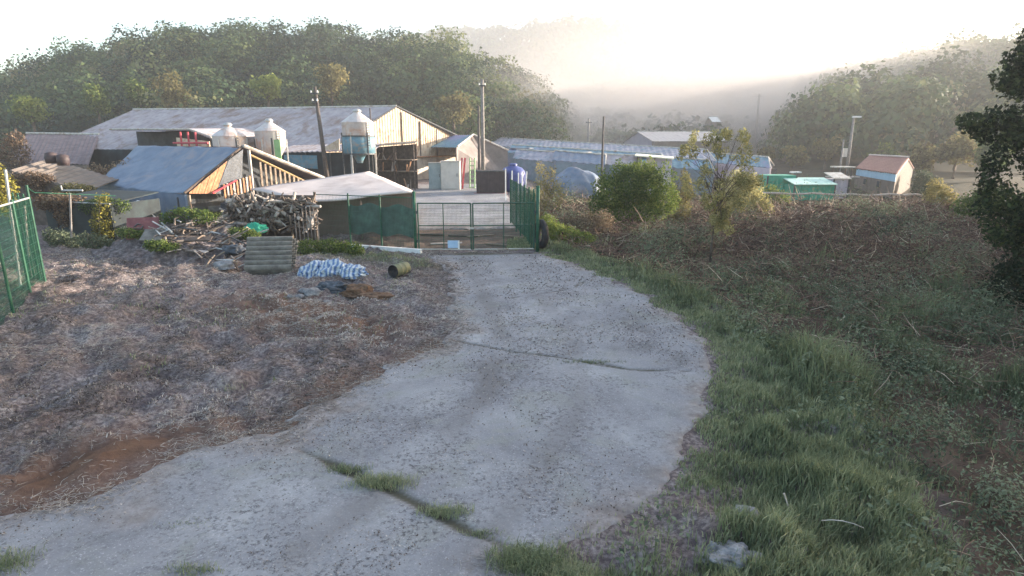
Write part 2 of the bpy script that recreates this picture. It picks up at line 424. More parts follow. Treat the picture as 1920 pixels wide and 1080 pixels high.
xs = np.concatenate([np.linspace(-520, -60, 20), np.linspace(-56, -20, 25), np.arange(-18.5, 24, .11), np.linspace(25, 60, 25), np.linspace(70, 640, 30)])
ys = np.concatenate([np.linspace(-60, 1, 12), np.arange(3, 32, .11), np.arange(32.2, 60, .4), np.linspace(62, 130, 30), np.linspace(140, 1150, 50)])
GX, GY = np.meshgrid(xs, ys); GZ = base(GX, GY) + relief(GX, GY)
ok = (GX * BN[0] + GY * BN[1] < BOX_N[1] - 4) & (GX * BN[0] + GY * BN[1] > BOX_N[0] + 4) & (GX * BD[0] + GY * BD[1] > BOX_D[0] + 4) & (GX * BD[0] + GY * BD[1] < BOX_D[1] - 4)
W_ = len(xs); idx = np.arange(GX.size).reshape(GX.shape)
q = np.stack([idx[:-1, :-1], idx[:-1, 1:], idx[1:, 1:], idx[1:, :-1]], -1)
qok = ok[:-1, :-1] & ok[:-1, 1:] & ok[1:, 1:] & ok[1:, :-1]
RED = [G2([(-60, 985), (180, 905), (340, 832), (500, 800), (620, 722), (720, 672), (830, 636), (845, 655), (720, 708), (640, 752), (560, 800), (520, 838), (330, 868), (180, 948), (-60, 1030)]), G2([(0, 900), (120, 850), (260, 820), (360, 800), (430, 790), (300, 850), (100, 930), (0, 960)]), G2([(560, 560), (760, 600), (700, 640), (520, 610), (420, 570)])]
GRN = [G2([(170, 470), (420, 500), (560, 480), (700, 480), (800, 500), (600, 470), (420, 450), (200, 440)])]
red = np.maximum.reduce([.7 * sstep(.5, -.2, sdist(GX, GY, RED[0])), sstep(.7, -.5, sdist(GX, GY, RED[1])), .75 * sstep(1.2, -.6, sdist(GX, GY, RED[2]))])
grn = np.maximum.reduce([sstep(1.2, -.4, sdist(GX, GY, p)) for p in GRN]) * .8
lot = sstep(-.2, 1.0, GX - xr_verge(GY)) * sstep(50, 44, GY)
lot = np.maximum(lot, .8 * sstep(23.6, 24.2, GY) * sstep(32, 29, GY) * sstep(-8, -6, GX) * sstep(2, 1, GX))
far = np.maximum(sstep(50, 75, GY), sstep(41, 46, GY) * sstep(3, 6, GX))
m, nt, b = new_mat('bare earth with dead thatch')
def attr(nt, n):
    a = nt.nodes.new('ShaderNodeAttribute'); a.attribute_name = n; return a.outputs['Fac']
soil = ramp(nt, noise_n(nt, 1.6, 8, .72, dist=.6), [(.28, (.10, .075, .075)), (.40, (.22, .18, .175)), (.52, (.36, .315, .305)), (.68, (.48, .44, .43))])
soil = mixc(nt, ramp(nt, noise_n(nt, .45, 4, .6), [(.42, (0, 0, 0)), (.62, (1, 1, 1))]), soil, mixc(nt, .5, soil, (.26, .19, .14)))
soil = mixc(nt, ramp(nt, noise_n(nt, 14, 4, .7), [(.38, (0, 0, 0)), (.58, (.8, .8, .8))]), soil, (.075, .058, .064))
soil = mixc(nt, ramp(nt, noise_n(nt, .55, 5, .65, dist=.8), [(.40, (0, 0, 0)), (.50, (.75, .75, .75))]), mixc(nt, .42, soil, (.07, .052, .055)), soil)
soil = mixc(nt, attr(nt, 'red'), soil, ramp(nt, noise_n(nt, 3, 6, .7), [(.3, (.075, .042, .03)), (.6, (.165, .095, .062))]))
soil = mixc(nt, attr(nt, 'grn'), soil, ramp(nt, noise_n(nt, 4, 6, .7), [(.3, (.05, .065, .03)), (.65, (.15, .16, .07))]))
soil = mixc(nt, attr(nt, 'lot'), soil, ramp(nt, noise_n(nt, 1.5, 7, .7), [(.3, (.045, .035, .026)), (.5, (.11, .074, .056)), (.7, (.17, .13, .09))]))
soil = mixc(nt, attr(nt, 'far'), soil, ramp(nt, noise_n(nt, .05, 5, .7), [(.35, (.03, .032, .02)), (.6, (.065, .055, .038))]))
nt.links.new(soil, b.inputs['Base Color']); b.inputs['Roughness'].default_value = .95; b.inputs['Specular IOR Level'].default_value = .1
bn = nt.nodes.new('ShaderNodeBump'); bn.inputs['Strength'].default_value = .8; bn.inputs['Distance'].default_value = .06
nt.links.new(noise_n(nt, 9, 6, .75), bn.inputs['Height']); nt.links.new(bn.outputs[0], b.inputs['Normal'])
M['soil'] = m
go = npmesh('ground', np.stack([GX, GY, GZ], -1).reshape(-1, 3), quads=q[qok], mat='soil', smooth=True); tag(go, kind='structure')
for n_, arr in (('red', red), ('grn', grn), ('lot', lot), ('far', far)):
    a = go.data.attributes.new(n_, 'FLOAT', 'POINT'); a.data.foreach_set('value', arr.ravel().astype(np.float32))

# concrete slabs
m, nt, b = new_mat('worn concrete')
cc = ramp(nt, noise_n(nt, .55, 7, .68, dist=.4), [(.32, (.145, .143, .15)), (.44, (.215, .213, .228)), (.54, (.25, .25, .262)), (.66, (.33, .33, .342))])
cc = mixc(nt, ramp(nt, noise_n(nt, .9, 5, .6, dist=1.0), [(.52, (0, 0, 0)), (.64, (.6, .6, .6))]), cc, (.23, .235, .215))
# coarse exposed gravel and grit
vo = nt.nodes.new('ShaderNodeTexVoronoi'); vo.inputs['Scale'].default_value = 26
g = nt.nodes.new('ShaderNodeNewGeometry'); nt.links.new(g.outputs['Position'], vo.inputs['Vector'])
spk = ramp(nt, noise_n(nt, 16, 5, .8), [(.50, (0, 0, 0)), (.62, (1, 1, 1))])
zone = ramp(nt, noise_n(nt, .7, 5, .65, dist=.7), [(.40, (.08, .08, .08)), (.56, (1, 1, 1))])
sz = nt.nodes.new('ShaderNodeMath'); sz.operation = 'MULTIPLY'; nt.links.new(spk, sz.inputs[0]); nt.links.new(zone, sz.inputs[1])
cc = mixc(nt, sz.outputs[0], cc, (.08, .075, .08))
sp2 = ramp(nt, noise_n(nt, 34, 3, .8), [(.58, (0, 0, 0)), (.66, (.8, .8, .8))])
cc = mixc(nt, sp2, cc, (.42, .41, .42))
tm = nt.nodes.new('ShaderNodeMath'); tm.operation = 'MULTIPLY'; tm.inputs[1].default_value = .55; nt.links.new(attr(nt, 'tyre'), tm.inputs[0])
cc = mixc(nt, tm.outputs[0], cc, (.15, .14, .14))
cc = mixc(nt, attr(nt, 'crack'), cc, (.07, .065, .045))
cc = mixc(nt, attr(nt, 'edge'), cc, ramp(nt, noise_n(nt, 5, 6, .7), [(.3, (.12, .095, .085)), (.5, (.22, .19, .175)), (.65, (.32, .29, .28))]))
nt.links.new(cc, b.inputs['Base Color']); b.inputs['Roughness'].default_value = .85; b.inputs['Specular IOR Level'].default_value = .3
bn = nt.nodes.new('ShaderNodeBump'); bn.inputs['Strength'].default_value = .55; bn.inputs['Distance'].default_value = .02
nt.links.new(noise_n(nt, 15, 6, .75), bn.inputs['Height']); nt.links.new(bn.outputs[0], b.inputs['Normal'])
M['concrete'] = m

def slab(name, poly, step, lift, cracks, edge_w):
    P = np.array(poly); x = np.arange(P[:, 0].min() - .1, P[:, 0].max() + .1, step); y = np.arange(P[:, 1].min() - .1, P[:, 1].max() + .1, step)
    X, Y = np.meshgrid(x, y); sd_ = sdist(X, Y, poly) + fbm(X, Y, 2.0, 5, 2) * .38
    wob = fbm(X, Y, 1.5, 3, 4) * .10
    cr = np.zeros(X.shape)
    for c_, w_ in cracks: cr = np.maximum(cr, sstep(w_, w_ * .3, np.abs(pdist(X, Y, c_) + wob)))
    Z = base(X, Y) + lift + fbm(X, Y, .6, 3, 6) * .025 - .03 * cr - .16 * sstep(-.04, .22, sd_)
    inn = sd_ < .3; ix = np.arange(X.size).reshape(X.shape)
    qd = np.stack([ix[:-1, :-1], ix[:-1, 1:], ix[1:, 1:], ix[1:, :-1]], -1); k = inn[:-1, :-1] & inn[:-1, 1:] & inn[1:, 1:] & inn[1:, :-1]
    o = npmesh(name, np.stack([X, Y, Z], -1).reshape(-1, 3), quads=qd[k], mat='concrete', smooth=True); tag(o, kind='structure')
    ew = edge_w * (1 + .7 * sstep(-1, -3, X)); ed = sstep(-1, .1, sd_ / ew + fbm(X, Y, 1.1, 5, 9) * 1.3) * .85
    ctr = G2([(905, 480), (960, 560), (1010, 640), (1000, 740), (930, 850), (800, 980), (690, 1075)]); dc_ = pdist(X, Y, ctr)
    ty = sstep(.32, .08, np.abs(dc_ - .78 + fbm(X, Y, .5, 2, 17) * .3)) * np.clip(.6 + 1.2 * fbm(X, Y, .9, 4, 18), 0, 1)
    for n_, arr in (('crack', cr), ('edge', ed), ('tyre', ty)):
        a = o.data.attributes.new(n_, 'FLOAT', 'POINT'); a.data.foreach_set('value', arr.ravel().astype(np.float32))
    return o
slab('concrete_drive', DRIVE, .05, .03, [(CRACK1, .10), (CRACK2, .045), (CRACK3, .03), (G2([(780, 477), (1003, 472)]), .75)], .5)
slab('yard_pavement', YARD, .2, .03, [], .8)

# ------------------------------------------------------------------ hills and their woods
def hill(name, prof, D, foot, back, th, nx=120, ny=40):
    """prof: photo pixels of the skyline; D distance of the crest"""
    px = np.array([p[0] for p in prof], float); hz = np.array([(at(p[0], p[1], D).z) for p in prof])
    u = np.linspace(px[0], px[-1], nx); t = np.linspace(0, 1, ny)
    U, T = np.meshgrid(u, t); Yd = foot + (back - foot) * T; ck = (D - foot) / (back - foot)
    crest = np.interp(U, px, hz) - th
    s_ = np.where(T < ck, np.sin(np.clip(T / ck, 0, 1) * math.pi / 2) ** 1.1, np.cos(np.clip((T - ck) / (1 - ck), 0, 1) * math.pi / 2))
    Z = -2 + (crest + 2) * s_ + fbm(U * D / F, Yd, .03, 3, 4) * D * .02 * s_
    X = (U - 960) / F * (Yd * cp - (Z - H) * sp)
    ix = np.arange(X.size).reshape(X.shape); qd = np.stack([ix[:-1, :-1], ix[:-1, 1:], ix[1:, 1:], ix[1:, :-1]], -1).reshape(-1, 4)
    V = np.stack([X, Yd, Z], -1).reshape(-1, 3)
    o = npmesh(name, V, quads=qd, mat='hill_soil', smooth=True); tag(o, kind='structure')
    def zat(uu, tt):
        i = np.clip((uu - u[0]) / (u[-1] - u[0]) * (nx - 1), 0, nx - 1.001); j = np.clip(tt * (ny - 1), 0, ny - 1.001)
        i0 = i.astype(int); j0 = j.astype(int); a_ = i - i0; c_ = j - j0
        def L(A): return (A[j0, i0] * (1 - a_) + A[j0, i0 + 1] * a_) * (1 - c_) + (A[j0 + 1, i0] * (1 - a_) + A[j0 + 1, i0 + 1] * a_) * c_
        return np.stack([L(X), L(Yd), L(Z)], -1)
    return zat, ck, (u[0], u[-1])

M['hill_soil'] = pm('wooded hillside floor', (.05, .055, .03), (.03, .035, .02), (.08, .08, .045), .2, .95)

def crowns(C, rad, ht, tint, per, leaf, spread=.06):
    """many round crowns at once"""
    n = len(C); k = np.repeat(np.arange(n), per); d = rng.normal(size=(n * per, 3)); d /= np.linalg.norm(d, axis=1)[:, None]
    d[:, 2] = np.where(d[:, 2] < -.35, -d[:, 2], d[:, 2])
    lump = 1 + .20 * np.sin(d[:, 0] * 5 + k * 1.7) * np.cos(d[:, 1] * 4 + k * 2.3) + .10 * np.sin(d[:, 2] * 9 + k) + .05 * rng.normal(size=n * per)
    P = C[k] + d * np.stack([rad[k], rad[k], ht[k] * .5], 1) * (lump * (.80 + .20 * rng.random(n * per)))[:, None] + np.stack([0 * rad[k], 0 * rad[k], ht[k] * .55], 1)
    v, q_ = leaves(P, leaf * (.6 + .8 * rng.random(n * per)), d, .42, .8)
    tt = np.clip(tint[k] + spread * rng.normal(size=n * per), 0, 1)
    return v, q_, np.repeat(tt, 4)

L_PROF = [(-260, 170), (-120, 158), (0, 138), (60, 112), (140, 92), (220, 76), (270, 56), (330, 40), (400, 35), (480, 42), (560, 48), (620, 52), (690, 66), (780, 72), (860, 80), (930, 97), (985, 132), (1030, 178), (1075, 225), (1110, 255)]
zl, ckl, ul = hill('hill', L_PROF, 160, 92, 220, 13)
def wood(name, zat, ck, ur, n, tmax, rmin, rmax, per, leaf, tint_f, sc=1):
    u = ur[0] + (ur[1] - ur[0]) * rng.random(n); t = tmax * rng.random(n) ** .85
    C = zat(u, t); keep = C[:, 2] > -1; C = C[keep]; u = u[keep]; t = t[keep]
    r_ = rmin + (rmax - rmin) * rng.random(len(C)); h_ = r_ * (1.7 + .8 * rng.random(len(C)))
    v, q_, ti = crowns(C, r_, h_, tint_f(C, len(C)), per, leaf)
    o = npmesh(name, v, quads=q_, tint=ti, mat='forest'); tag(o, kind='stuff'); return o
def tl(C, n):
    a = .46 + .55 * fbm(C[:, 0], C[:, 1], .045, 2, 3) + .25 * rng.normal(size=n)
    return np.clip(a + .12 * sstep(-60, 10, C[:, 0]), .02, 1)
# 
wood('woods', zl, ckl, ul, 900, ckl + .06, 2.3, 5.6, 520, .60, tl)

R_PROF = [(1400, 268), (1450, 245), (1490, 200), (1520, 165), (1560, 148), (1620, 136), (1680, 118), (1740, 102), (1800, 95), (1860, 86), (1960, 70), (2040, 60)]
zr, ckr, ur = hill('hill', R_PROF, 240, 86, 300, 12)
wood('woods', zr, ckr, ur, 950, ckr + .08, 2.6, 6.0, 210, .95, lambda C, n: np.clip(.5 + .2 * rng.normal(size=n), 0, 1))
C_PROF = [(560, 120), (760, 100), (830, 78), (900, 86), (960, 74), (1050, 64), (1110, 58), (1180, 66), (1300, 76), (1400, 96), (1480, 120), (1540, 150), (1570, 180)]
zc, ckc, uc = hill('hill', C_PROF, 1000, 620, 1120, 10)
wood('woods', zc, ckc, uc, 1500, ckc + .06, 7, 13, 24, 6, lambda C, n: np.clip(.4 + .15 * rng.normal(size=n), 0, 1))
# tree belt across the misty valley floor
T_PROF = [(860, 262), (930, 238), (1000, 222), (1080, 208), (1160, 214), (1240, 226), (1330, 224), (1420, 222), (1500, 206), (1580, 200)]
zt, ckt, ut = hill('hill', T_PROF, 230, 124, 290, 6)
wood('woods', zt, ckt, ut, 420, ckt + .1, 2.0, 4.0, 70, 1.4, lambda C, n: np.clip(.45 + .2 * rng.normal(size=n), 0, 1))

# ------------------------------------------------------------------ trees and shrubs
def tree(name, base_p, h, blobs, n, leaf, lmat, label, group=None, trunk_r=.12, limbs=6, cat='tree', lean=(0, 0), bark='bark', jit=.9, tint=(.5, .25), start=.25):
    """blobs are relative to the base: (x,y,z,rx,ry,rz)"""
    b_ = Vector(base_p); r = empty(name, b_, label, cat, group)
    t = MB(); top = b_ + Vector((lean[0], lean[1], h * .9))
    pts = [b_ + Vector((0, 0, -.1))] + [b_.lerp(top, k / 5) + Vector((random.gauss(0, .02), random.gauss(0, .02), 0)) * h * .4 for k in range(1, 6)]
    t.tube(pts, [trunk_r * (1.25 - 1.05 * k / 5) for k in range(6)], 8)
    for k in range(limbs):
        f = start + (1 - start) * .8 * (k + .5) / limbs; p = b_.lerp(top, f); bl = blobs[k % len(blobs)]
        e = b_ + Vector(bl[:3]) + Vector((random.uniform(-.6, .6) * bl[3], random.uniform(-.6, .6) * bl[4], random.uniform(0, .7) * bl[5]))
        mid = p.lerp(e, .5) + Vector((0, 0, .05 * h))
        t.tube([p, mid, e], [trunk_r * .5 * (1 - .5 * f), trunk_r * .3 * (1 - .5 * f), trunk_r * .08], 6)
    t.build('trunk', bark, r, True)
    if n:
        B = [(b_.x + q_[0], b_.y + q_[1], b_.z + q_[2], *q_[3:]) for q_ in blobs]
        P, d, k = crown_points(B, n); bt = rng.normal(size=len(B)) * .16
        v, q_ = leaves(P, leaf * (.6 + .8 * rng.random(n)), d, jit)
        ti = np.clip(tint[0] + bt[k] + tint[1] * rng.normal(size=n), 0, 1)
        npmesh('crown', v, quads=q_, tint=np.repeat(ti, 4), mat=lmat, parent=r)
    return r

def bush(name, base_p, blobs, n, leaf, lmat, label, stems=7, group=None, cat='shrub', tint=(.5, .25), stem_r=.015, smat='twig'):
    b_ = Vector(base_p); r = empty(name, b_, label, cat, group)
    t = MB()
    for k in range(stems):
        bl = random.choice(blobs); e = b_ + Vector(bl[:3]) + Vector((random.uniform(-.7, .7) * bl[3], random.uniform(-.7, .7) * bl[4], random.uniform(.2, 1.1) * bl[5]))
        s_ = b_ + Vector((random.gauss(0, .1), random.gauss(0, .1), -.05)); md = s_.lerp(e, .5) + Vector((random.gauss(0, .08), random.gauss(0, .08), .1))
        t.tube([s_, md, e], [stem_r, stem_r * .8, stem_r * .35], 5)
    t.build('stems', smat, r)
    B = [(b_.x + q_[0], b_.y + q_[1], b_.z + q_[2], *q_[3:]) for q_ in blobs]
    P, d, k = crown_points(B, n); bt = rng.normal(size=len(B)) * .14
    v, q_ = leaves(P, leaf * (.6 + .8 * rng.random(n)), d, .9)
    ti = np.clip(tint[0] + bt[k] + tint[1] * rng.normal(size=n), 0, 1)
    npmesh('foliage', v, quads=q_, tint=np.repeat(ti, 4), mat=lmat, parent=r)
    return r

def rb(cx, cy, cz, rx, ry, rz, n, s):
    """random cluster of lobes filling an ellipsoid"""
    out = []
    for _ in range(n):
        d = rng.normal(size=3); d /= np.linalg.norm(d); q_ = rng.random() ** .5
        out.append((cx + d[0] * rx * q_, cy + d[1] * ry * q_, cz + d[2] * rz * q_, s * rng.uniform(.7, 1.3), s * rng.uniform(.7, 1.3), s * rng.uniform(.6, 1.1)))
    return out

def gpt(px, Y): 
    p = at(px, 400, Y); z = float(gz(p.x, Y)[0]); return Vector((p.x, Y, z))

# the dark tree at the right edge
bt_ = Vector((14.5, 16.2, -.45))
bl = rb(.3, 0, 5.3, 1.5, 1.9, 1.7, 46, .42) + rb(.9, 0, 3.0, 1.4, 1.8, 1.6, 44, .5) + [(.5, -.2, 1.7, .7, .8, .6), (1.2, -.3, 1.6, .8, .8, .7), (-.1, 0, 2.0, .5, .6, .5), (.2, 0, 1.0, .7, .8, .6)] + rb(1.6, 0, .9, 1.1, 1.6, .7, 16, .55) + [(-1.3, -.1, 6.75, .5, .5, .4), (-.85, 0, 7.3, .55, .55, .45), (-2.3, .1, 5.25, .35, .3, .25), (-2.0, .1, 5.0, .4, .3, .2), (-1.0, -.1, 6.9, .5, .5, .4), (-1.7, 0, 6.3, .3, .3, .3), (-1.6, 0, 3.7, .3, .3, .4), (-1.5, 0, 2.9, .3, .3, .4), (-1.95, .1, 5.2, .5, .4, .3), (-1.5, .1, 5.3, .45, .4, .35), (-.4, 0, 7.0, .6, .6, .5), (.6, 0, 7.5, .5, .5, .5), (-1.2, 0, 6.1, .4, .45, .4), (-1.4, 0, 4.2, .35, .4, .45), (-1.0, 0, 4.9, .5, .5, .5), (-1.2, 0, 3.3, .4, .5, .5), (-.9, .1, 2.4, .4, .5, .6)]
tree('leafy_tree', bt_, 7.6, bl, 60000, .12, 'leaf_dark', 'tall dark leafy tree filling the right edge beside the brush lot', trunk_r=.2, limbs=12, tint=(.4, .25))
# trees added past the right edge, mostly unseen, to shade the yard
C = np.array([(34 + 3.6 * (i % 4) + random.uniform(-1.2, 1.2), 4 + 3.0 * (i // 4) + random.uniform(-1, 1), -.4) for i in range(60)])
C = C[(C[:, 0] > .93 * C[:, 1] + 2.5)]
rr = rng.uniform(2.0, 3.0, len(C)); v, q_, ti = crowns(C, rr, rng.uniform(9, 12, len(C)), np.full(len(C), .35), 900, .5)
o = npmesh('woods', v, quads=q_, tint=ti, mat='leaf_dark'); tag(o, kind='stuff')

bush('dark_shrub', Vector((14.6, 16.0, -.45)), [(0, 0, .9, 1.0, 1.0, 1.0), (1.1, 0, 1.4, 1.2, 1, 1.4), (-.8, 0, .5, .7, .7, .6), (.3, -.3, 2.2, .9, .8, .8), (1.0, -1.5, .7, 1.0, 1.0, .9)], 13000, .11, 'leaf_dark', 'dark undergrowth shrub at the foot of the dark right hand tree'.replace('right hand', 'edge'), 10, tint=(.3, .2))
# sapling standing in the brush lot
sb = gp(1332, 486, -.1)
def sap(dx, dy, dz): return (dx, dy, dz)
bl = []
for k in range(130):
    t = random.random(); py_ = 243 + 190 * t; hw = (18 + 60 * math.sin(math.pi * min(1, t * 1.1 + .08)) ** .7); px_ = 1350 + random.uniform(-hw, hw); s_ = random.uniform(.09, .22)
    p = at(px_, py_, sb.y + random.uniform(-.7, .7)) - sb; bl.append((p.x, p.y, p.z, s_, s_, s_ * 1.2))
tree('sapling', sb, 3.9, bl, 9500, .075, 'leaf_sap', 'thin sapling with sparse olive leaves standing in the brown brush lot', trunk_r=.045, limbs=46, lean=(.15, 0), tint=(.55, .3), start=.48)

# shrubs near the gate and along the far edge of the lot
p = gpt(1178, 31); bush('round_bush', p, [(b0, b1, b2 * 1.2, *b3) for b0, b1, b2, *b3 in [(-1.0, 0, 1.4, .9, 1, 1.0), (0, 0, 1.7, 1.0, 1, 1.2), (.9, 0, 1.7, .95, .9, 1.1), (1.8, 0, 1.2, .85, .8, 1.0), (-1.6, 0, .9, .55, .6, .8), (.4, -.3, 2.5, .7, .6, .5), (-.5, .2, 2.4, .6, .6, .45), (1.3, -.2, 2.2, .5, .5, .45), (-1.3, 0, 2.0, .5, .5, .4), (.1, -.5, .6, 1.6, .6, .6)] + [(random.uniform(-2.0, 2.3), random.uniform(-.5, .3), random.uniform(1.6, 2.9), random.uniform(.15, .3), .25, random.uniform(.2, .42)) for _ in range(22)]], 19000, .11, 'leaf_green', 'large rounded green bush with sunlit top right of the gate', 10, tint=(.6, .22))
p = gpt(1275, 33); bush('leafy_shrub', p, [(0, 0, .9, .6, .5, .9), (.3, 0, 2.0, .4, .4, .8), (-.4, 0, 1.7, .4, .3, .7), (.1, 0, 2.7, .3, .3, .5)], 2600, .1, 'leaf_olive', 'grey green wispy shrub between the round bush and the sapling', 9, tint=(.5, .3))
p = gpt(1395, 36); bush('yellow_shrub', p, [(0, 0, 1.9, 1.0, .6, 1.2), (-.7, 0, 2.2, .8, .5, 1.1), (.8, 0, 1.2, .7, .5, .8), (.2, 0, 2.6, .5, .4, .6), (1.3, 0, .9, .5, .5, .6), (-1.0, 0, 1.1, .6, .5, .8)], 9000, .1, 'leaf_sap', 'yellowish twiggy shrub behind the sapling', 12, tint=(.7, .25))
p = gpt(1015, 30); bush('twiggy_shrub', p, [(0, 0, 1.4, .55, .5, 1.1), (.4, 0, 2.3, .4, .35, .8), (-.2, 0, .7, .5, .5, .6), (.8, 0, 1.6, .4, .4, .8), (-.1, 0, 2.9, .3, .3, .4)], 3000, .09, 'leaf_olive', 'tall thin shrub with pale leaves behind the right gate post', 12, tint=(.75, .25))
p = gpt(985, 29); bush('reddish_shrub', p, [(0, 0, 1.1, .5, .5, .8), (.5, 0, .8, .5, .4, .7)], 2000, .08, 'leaf_dry', 'reddish brown dry shrub behind the green mesh fence', 9, tint=(.6, .3))
p = gpt(1105, 28.5); bush('dry_shrub', p, [(0, 0, .7, .9, .6, .7), (.7, 0, .8, .6, .5, .7), (-.9, 0, .6, .6, .5, .6), (-1.6, 0, .5, .5, .5, .5)], 4200, .09, 'leaf_dry', 'tangled dry shrub at the foot of the round bush', 12, tint=(.75, .25))
p = gpt(1045, 26); bush('green_bramble', p, [(-.1, 0, .45, .55, .5, .5), (.5, 0, .35, .6, .5, .4), (-.4, .2, .8, .4, .4, .5), (1.1, -.2, .25, .6, .5, .3)], 5000, .09, 'leaf_green', 'low bright green bramble beside the right gate post', 8, tint=(.75, .2))
p = gpt(1752, 41); bush('pale_shrub', p, [(0, 0, 1.2, .9, .8, .9), (.7, 0, .9, .7, .6, .8), (-.3, 0, 2.0, .5, .4, .5)], 2800, .13, 'leaf_olive', 'pale yellow shrub on the lot edge near the dark tree', 9, tint=(.7, .25))
p = gpt(1820, 36); bush('shadowed_shrub', p, [(0, 0, 1.0, 1.2, .8, 1.0), (.9, 0, 1.4, 1.1, .8, 1.2)], 4000, .14, 'leaf_green', 'dull green shrub half hidden behind the dark tree', 8, tint=(.25, .2))
p = gpt(1440, 44); bush('small_bush', p, [(0, 0, .9, .9, .6, .9), (.9, 0, .7, .7, .5, .7)], 2400, .12, 'leaf_green', 'small green bush in front of the sea green container', 7, tint=(.6, .25))
p = gpt(1722, 54); bush('brown_bush', p, [(0, 0, 1.0, 1.1, .8, 1.1), (.9, 0, .8, .9, .8, .9), (-.6, -.4, .6, .7, .6, .6), (.2, .5, 1.7, .8, .7, .7)], 3200, .16, 'weed', 'dull brown green bush at the right end of the red roofed house', 9, tint=(.3, .25))
# trees behind the red roofed house
for px_, Y, h_, lab in ((1475, 88, 5.0, 'hazy olive tree behind the tall sea green container'), (1535, 92, 6.2, 'hazy rounded tree left of the pole with the white lamp'), (1640, 86, 4.6, 'hazy low tree behind the red roofed house'), (1715, 78, 5.2, 'hazy green tree just right of the red roofed house'), (1775, 74, 6.5, 'tall hazy tree between the red roofed house and the dark tree'), (1840, 70, 6.0, 'hazy tree half hidden by the dark tree'), (1425, 92, 4.2, 'hazy small tree behind the pale lilac barn')):
    p = gpt(px_, Y); tree('broadleaf_tree', p, h_, rb(0, 0, h_ * .55, h_ * .28, h_ * .28, h_ * .3, 12, h_ * .18), 2200, .42, 'leaf_olive' if px_ % 2 else 'leaf_green', lab, 'trees behind the red roofed house', trunk_r=.18, limbs=7, tint=(.35, .25))
# left side
lb = at(6, 345, 22); lb.z = float(gz(lb.x, 22)[0])
tree('yellow_tree', lb, 3.6, [(-.1, 0, 2.0, .4, .5, .5), (.05, 0, 2.6, .38, .4, .55), (-.2, 0, 3.1, .35, .4, .5), (-.5, 0, 2.6, .6, .5, .9)], 3000, .1, 'leaf_yellow', 'slender tree with bright yellow green leaves at the left edge', trunk_r=.05, limbs=7, tint=(.6, .3))
p = gpt(48, 50); bush('brown_shrub', p, [(0, 0, 2.6, 1.3, 1, 1.5), (.4, 0, 3.8, .8, .8, .8)], 2000, .18, 'leaf_dry', 'brown leafless shrub beside the mauve roof', 10, tint=(.6, .25), stem_r=.03)
p = gpt(205, 36); bush('dead_vine_thicket', p, [(0, 0, 1.7, 1.1, .8, 1.0), (-1.0, 0, 1.2, .9, .8, .8), (.9, 0, 2.3, .9, .7, .7), (1.6, 0, 2.7, .7, .6, .5), (-.4, 0, 2.4, .6, .6, .5)], 3400, .13, 'leaf_dry', 'brown dead vine thicket left of the blue tarpaulin roof', 26, tint=(.55, .28), stem_r=.02)
p = gpt(190, 24.5); bush('yellow_green_weed', p, [(0, 0, .9, .45, .4, .7), (.2, 0, 1.6, .3, .3, .5), (.05, 0, .4, .5, .4, .4)], 1600, .09, 'leaf_yellow', 'yellow green climbing weed beside the black shade cloth', 8, tint=(.35, .25))
p = at(345, 400, 22.8); p.z = 1.1; bush('pile_weed', p, [(0, 0, .35, .6, .5, .4), (.7, 0, .3, .5, .5, .35), (-.5, 0, .3, .4, .4, .3)], 2200, .1, 'leaf_green', 'green weed growing through the top of the junk heap', 6, tint=(.5, .2))
p = gpt(615, 22.6); bush('tall_weed', p, [(0, 0, .35, .7, .35, .35), (.7, 0, .3, .6, .3, .3), (-.8, 0, .35, .5, .3, .35), (1.0, -.2, .25, .4, .3, .25)], 4500, .07, 'leaf_green', 'patch of green weed under the green wire fence', 16, tint=(.7, .22), stem_r=.008)
for px_, py_, Y, lab, mt_ in ((110, 372, 25.2, 'dull creeper over the left of the black shade cloth', 'leaf_dry'), (196, 380, 25.0, 'green creeper over the right corner of the black shade cloth', 'leaf_green'), (60, 330, 29.5, 'brown creeper hanging from the slumped shed roof', 'leaf_dry'), (140, 352, 28.6, 'tangled creeper at the right end of the slumped shed roof', 'leaf_olive')):
    p = at(px_, py_, Y); bush('creeper', (p.x, p.y, p.z - .35), [(0, 0, .3, .7, .4, .3), (.6, 0, .2, .5, .4, .3), (-.6, 0, .15, .5, .4, .35), (.2, -.2, -.3, .4, .3, .6)], 2400, .09, mt_, lab, 8, cat='creeper', tint=(.35, .25))
# single trees that stand out on the left hillside
def hill_tree(px, py, Y, r_, lmat, lab, tint):
    c = at(px, py, Y); r_b = r_
    tree('hillside_tree', (c.x, Y, c.z - r_ * 1.6), r_ * 2.4, rb(0, 0, r_ * 1.6, r_ * .6, r_ * .6, r_ * .6, 8, r_ * .6), 1300, .5, lmat, lab, 'trees standing out on the left hillside', trunk_r=.2, limbs=6, tint=(tint, .2))
hill_tree(58, 210, 88, 2.6, 'leaf_green', 'bright green round tree at the foot of the left hill', .8)
hill_tree(320, 180, 92, 3.4, 'leaf_olive', 'olive brown spreading tree on the hill above the barn roof', .35)
hill_tree(180, 185, 92, 2.4, 'leaf_green', 'small fresh green tree low on the hill above the mauve roof', .55)
hill_tree(500, 165, 94, 2.4, 'leaf_green', 'pale green tree on the hill above the two small silos', .9)
hill_tree(260, 175, 95, 2.4, 'leaf_green', 'mid green tree beside the olive brown tree on the hill', .45)
hill_tree(850, 200, 92, 2.6, 'leaf_olive', 'hazy olive tree beyond the right slope of the big barn', .5)
hill_tree(620, 150, 96, 2.6, 'leaf_olive', 'yellowish tree on the hill just right of the dark pole top', .6)

# ------------------------------------------------------------------ buildings
def gz1(p): return float(gz(p[0], p[1])[0])
def drop(p, z=None):
    p = Vector(p); return Vector((p.x, p.y, (gz1(p) - .15) if z is None else z))
UP = Vector((0, 0, 1))

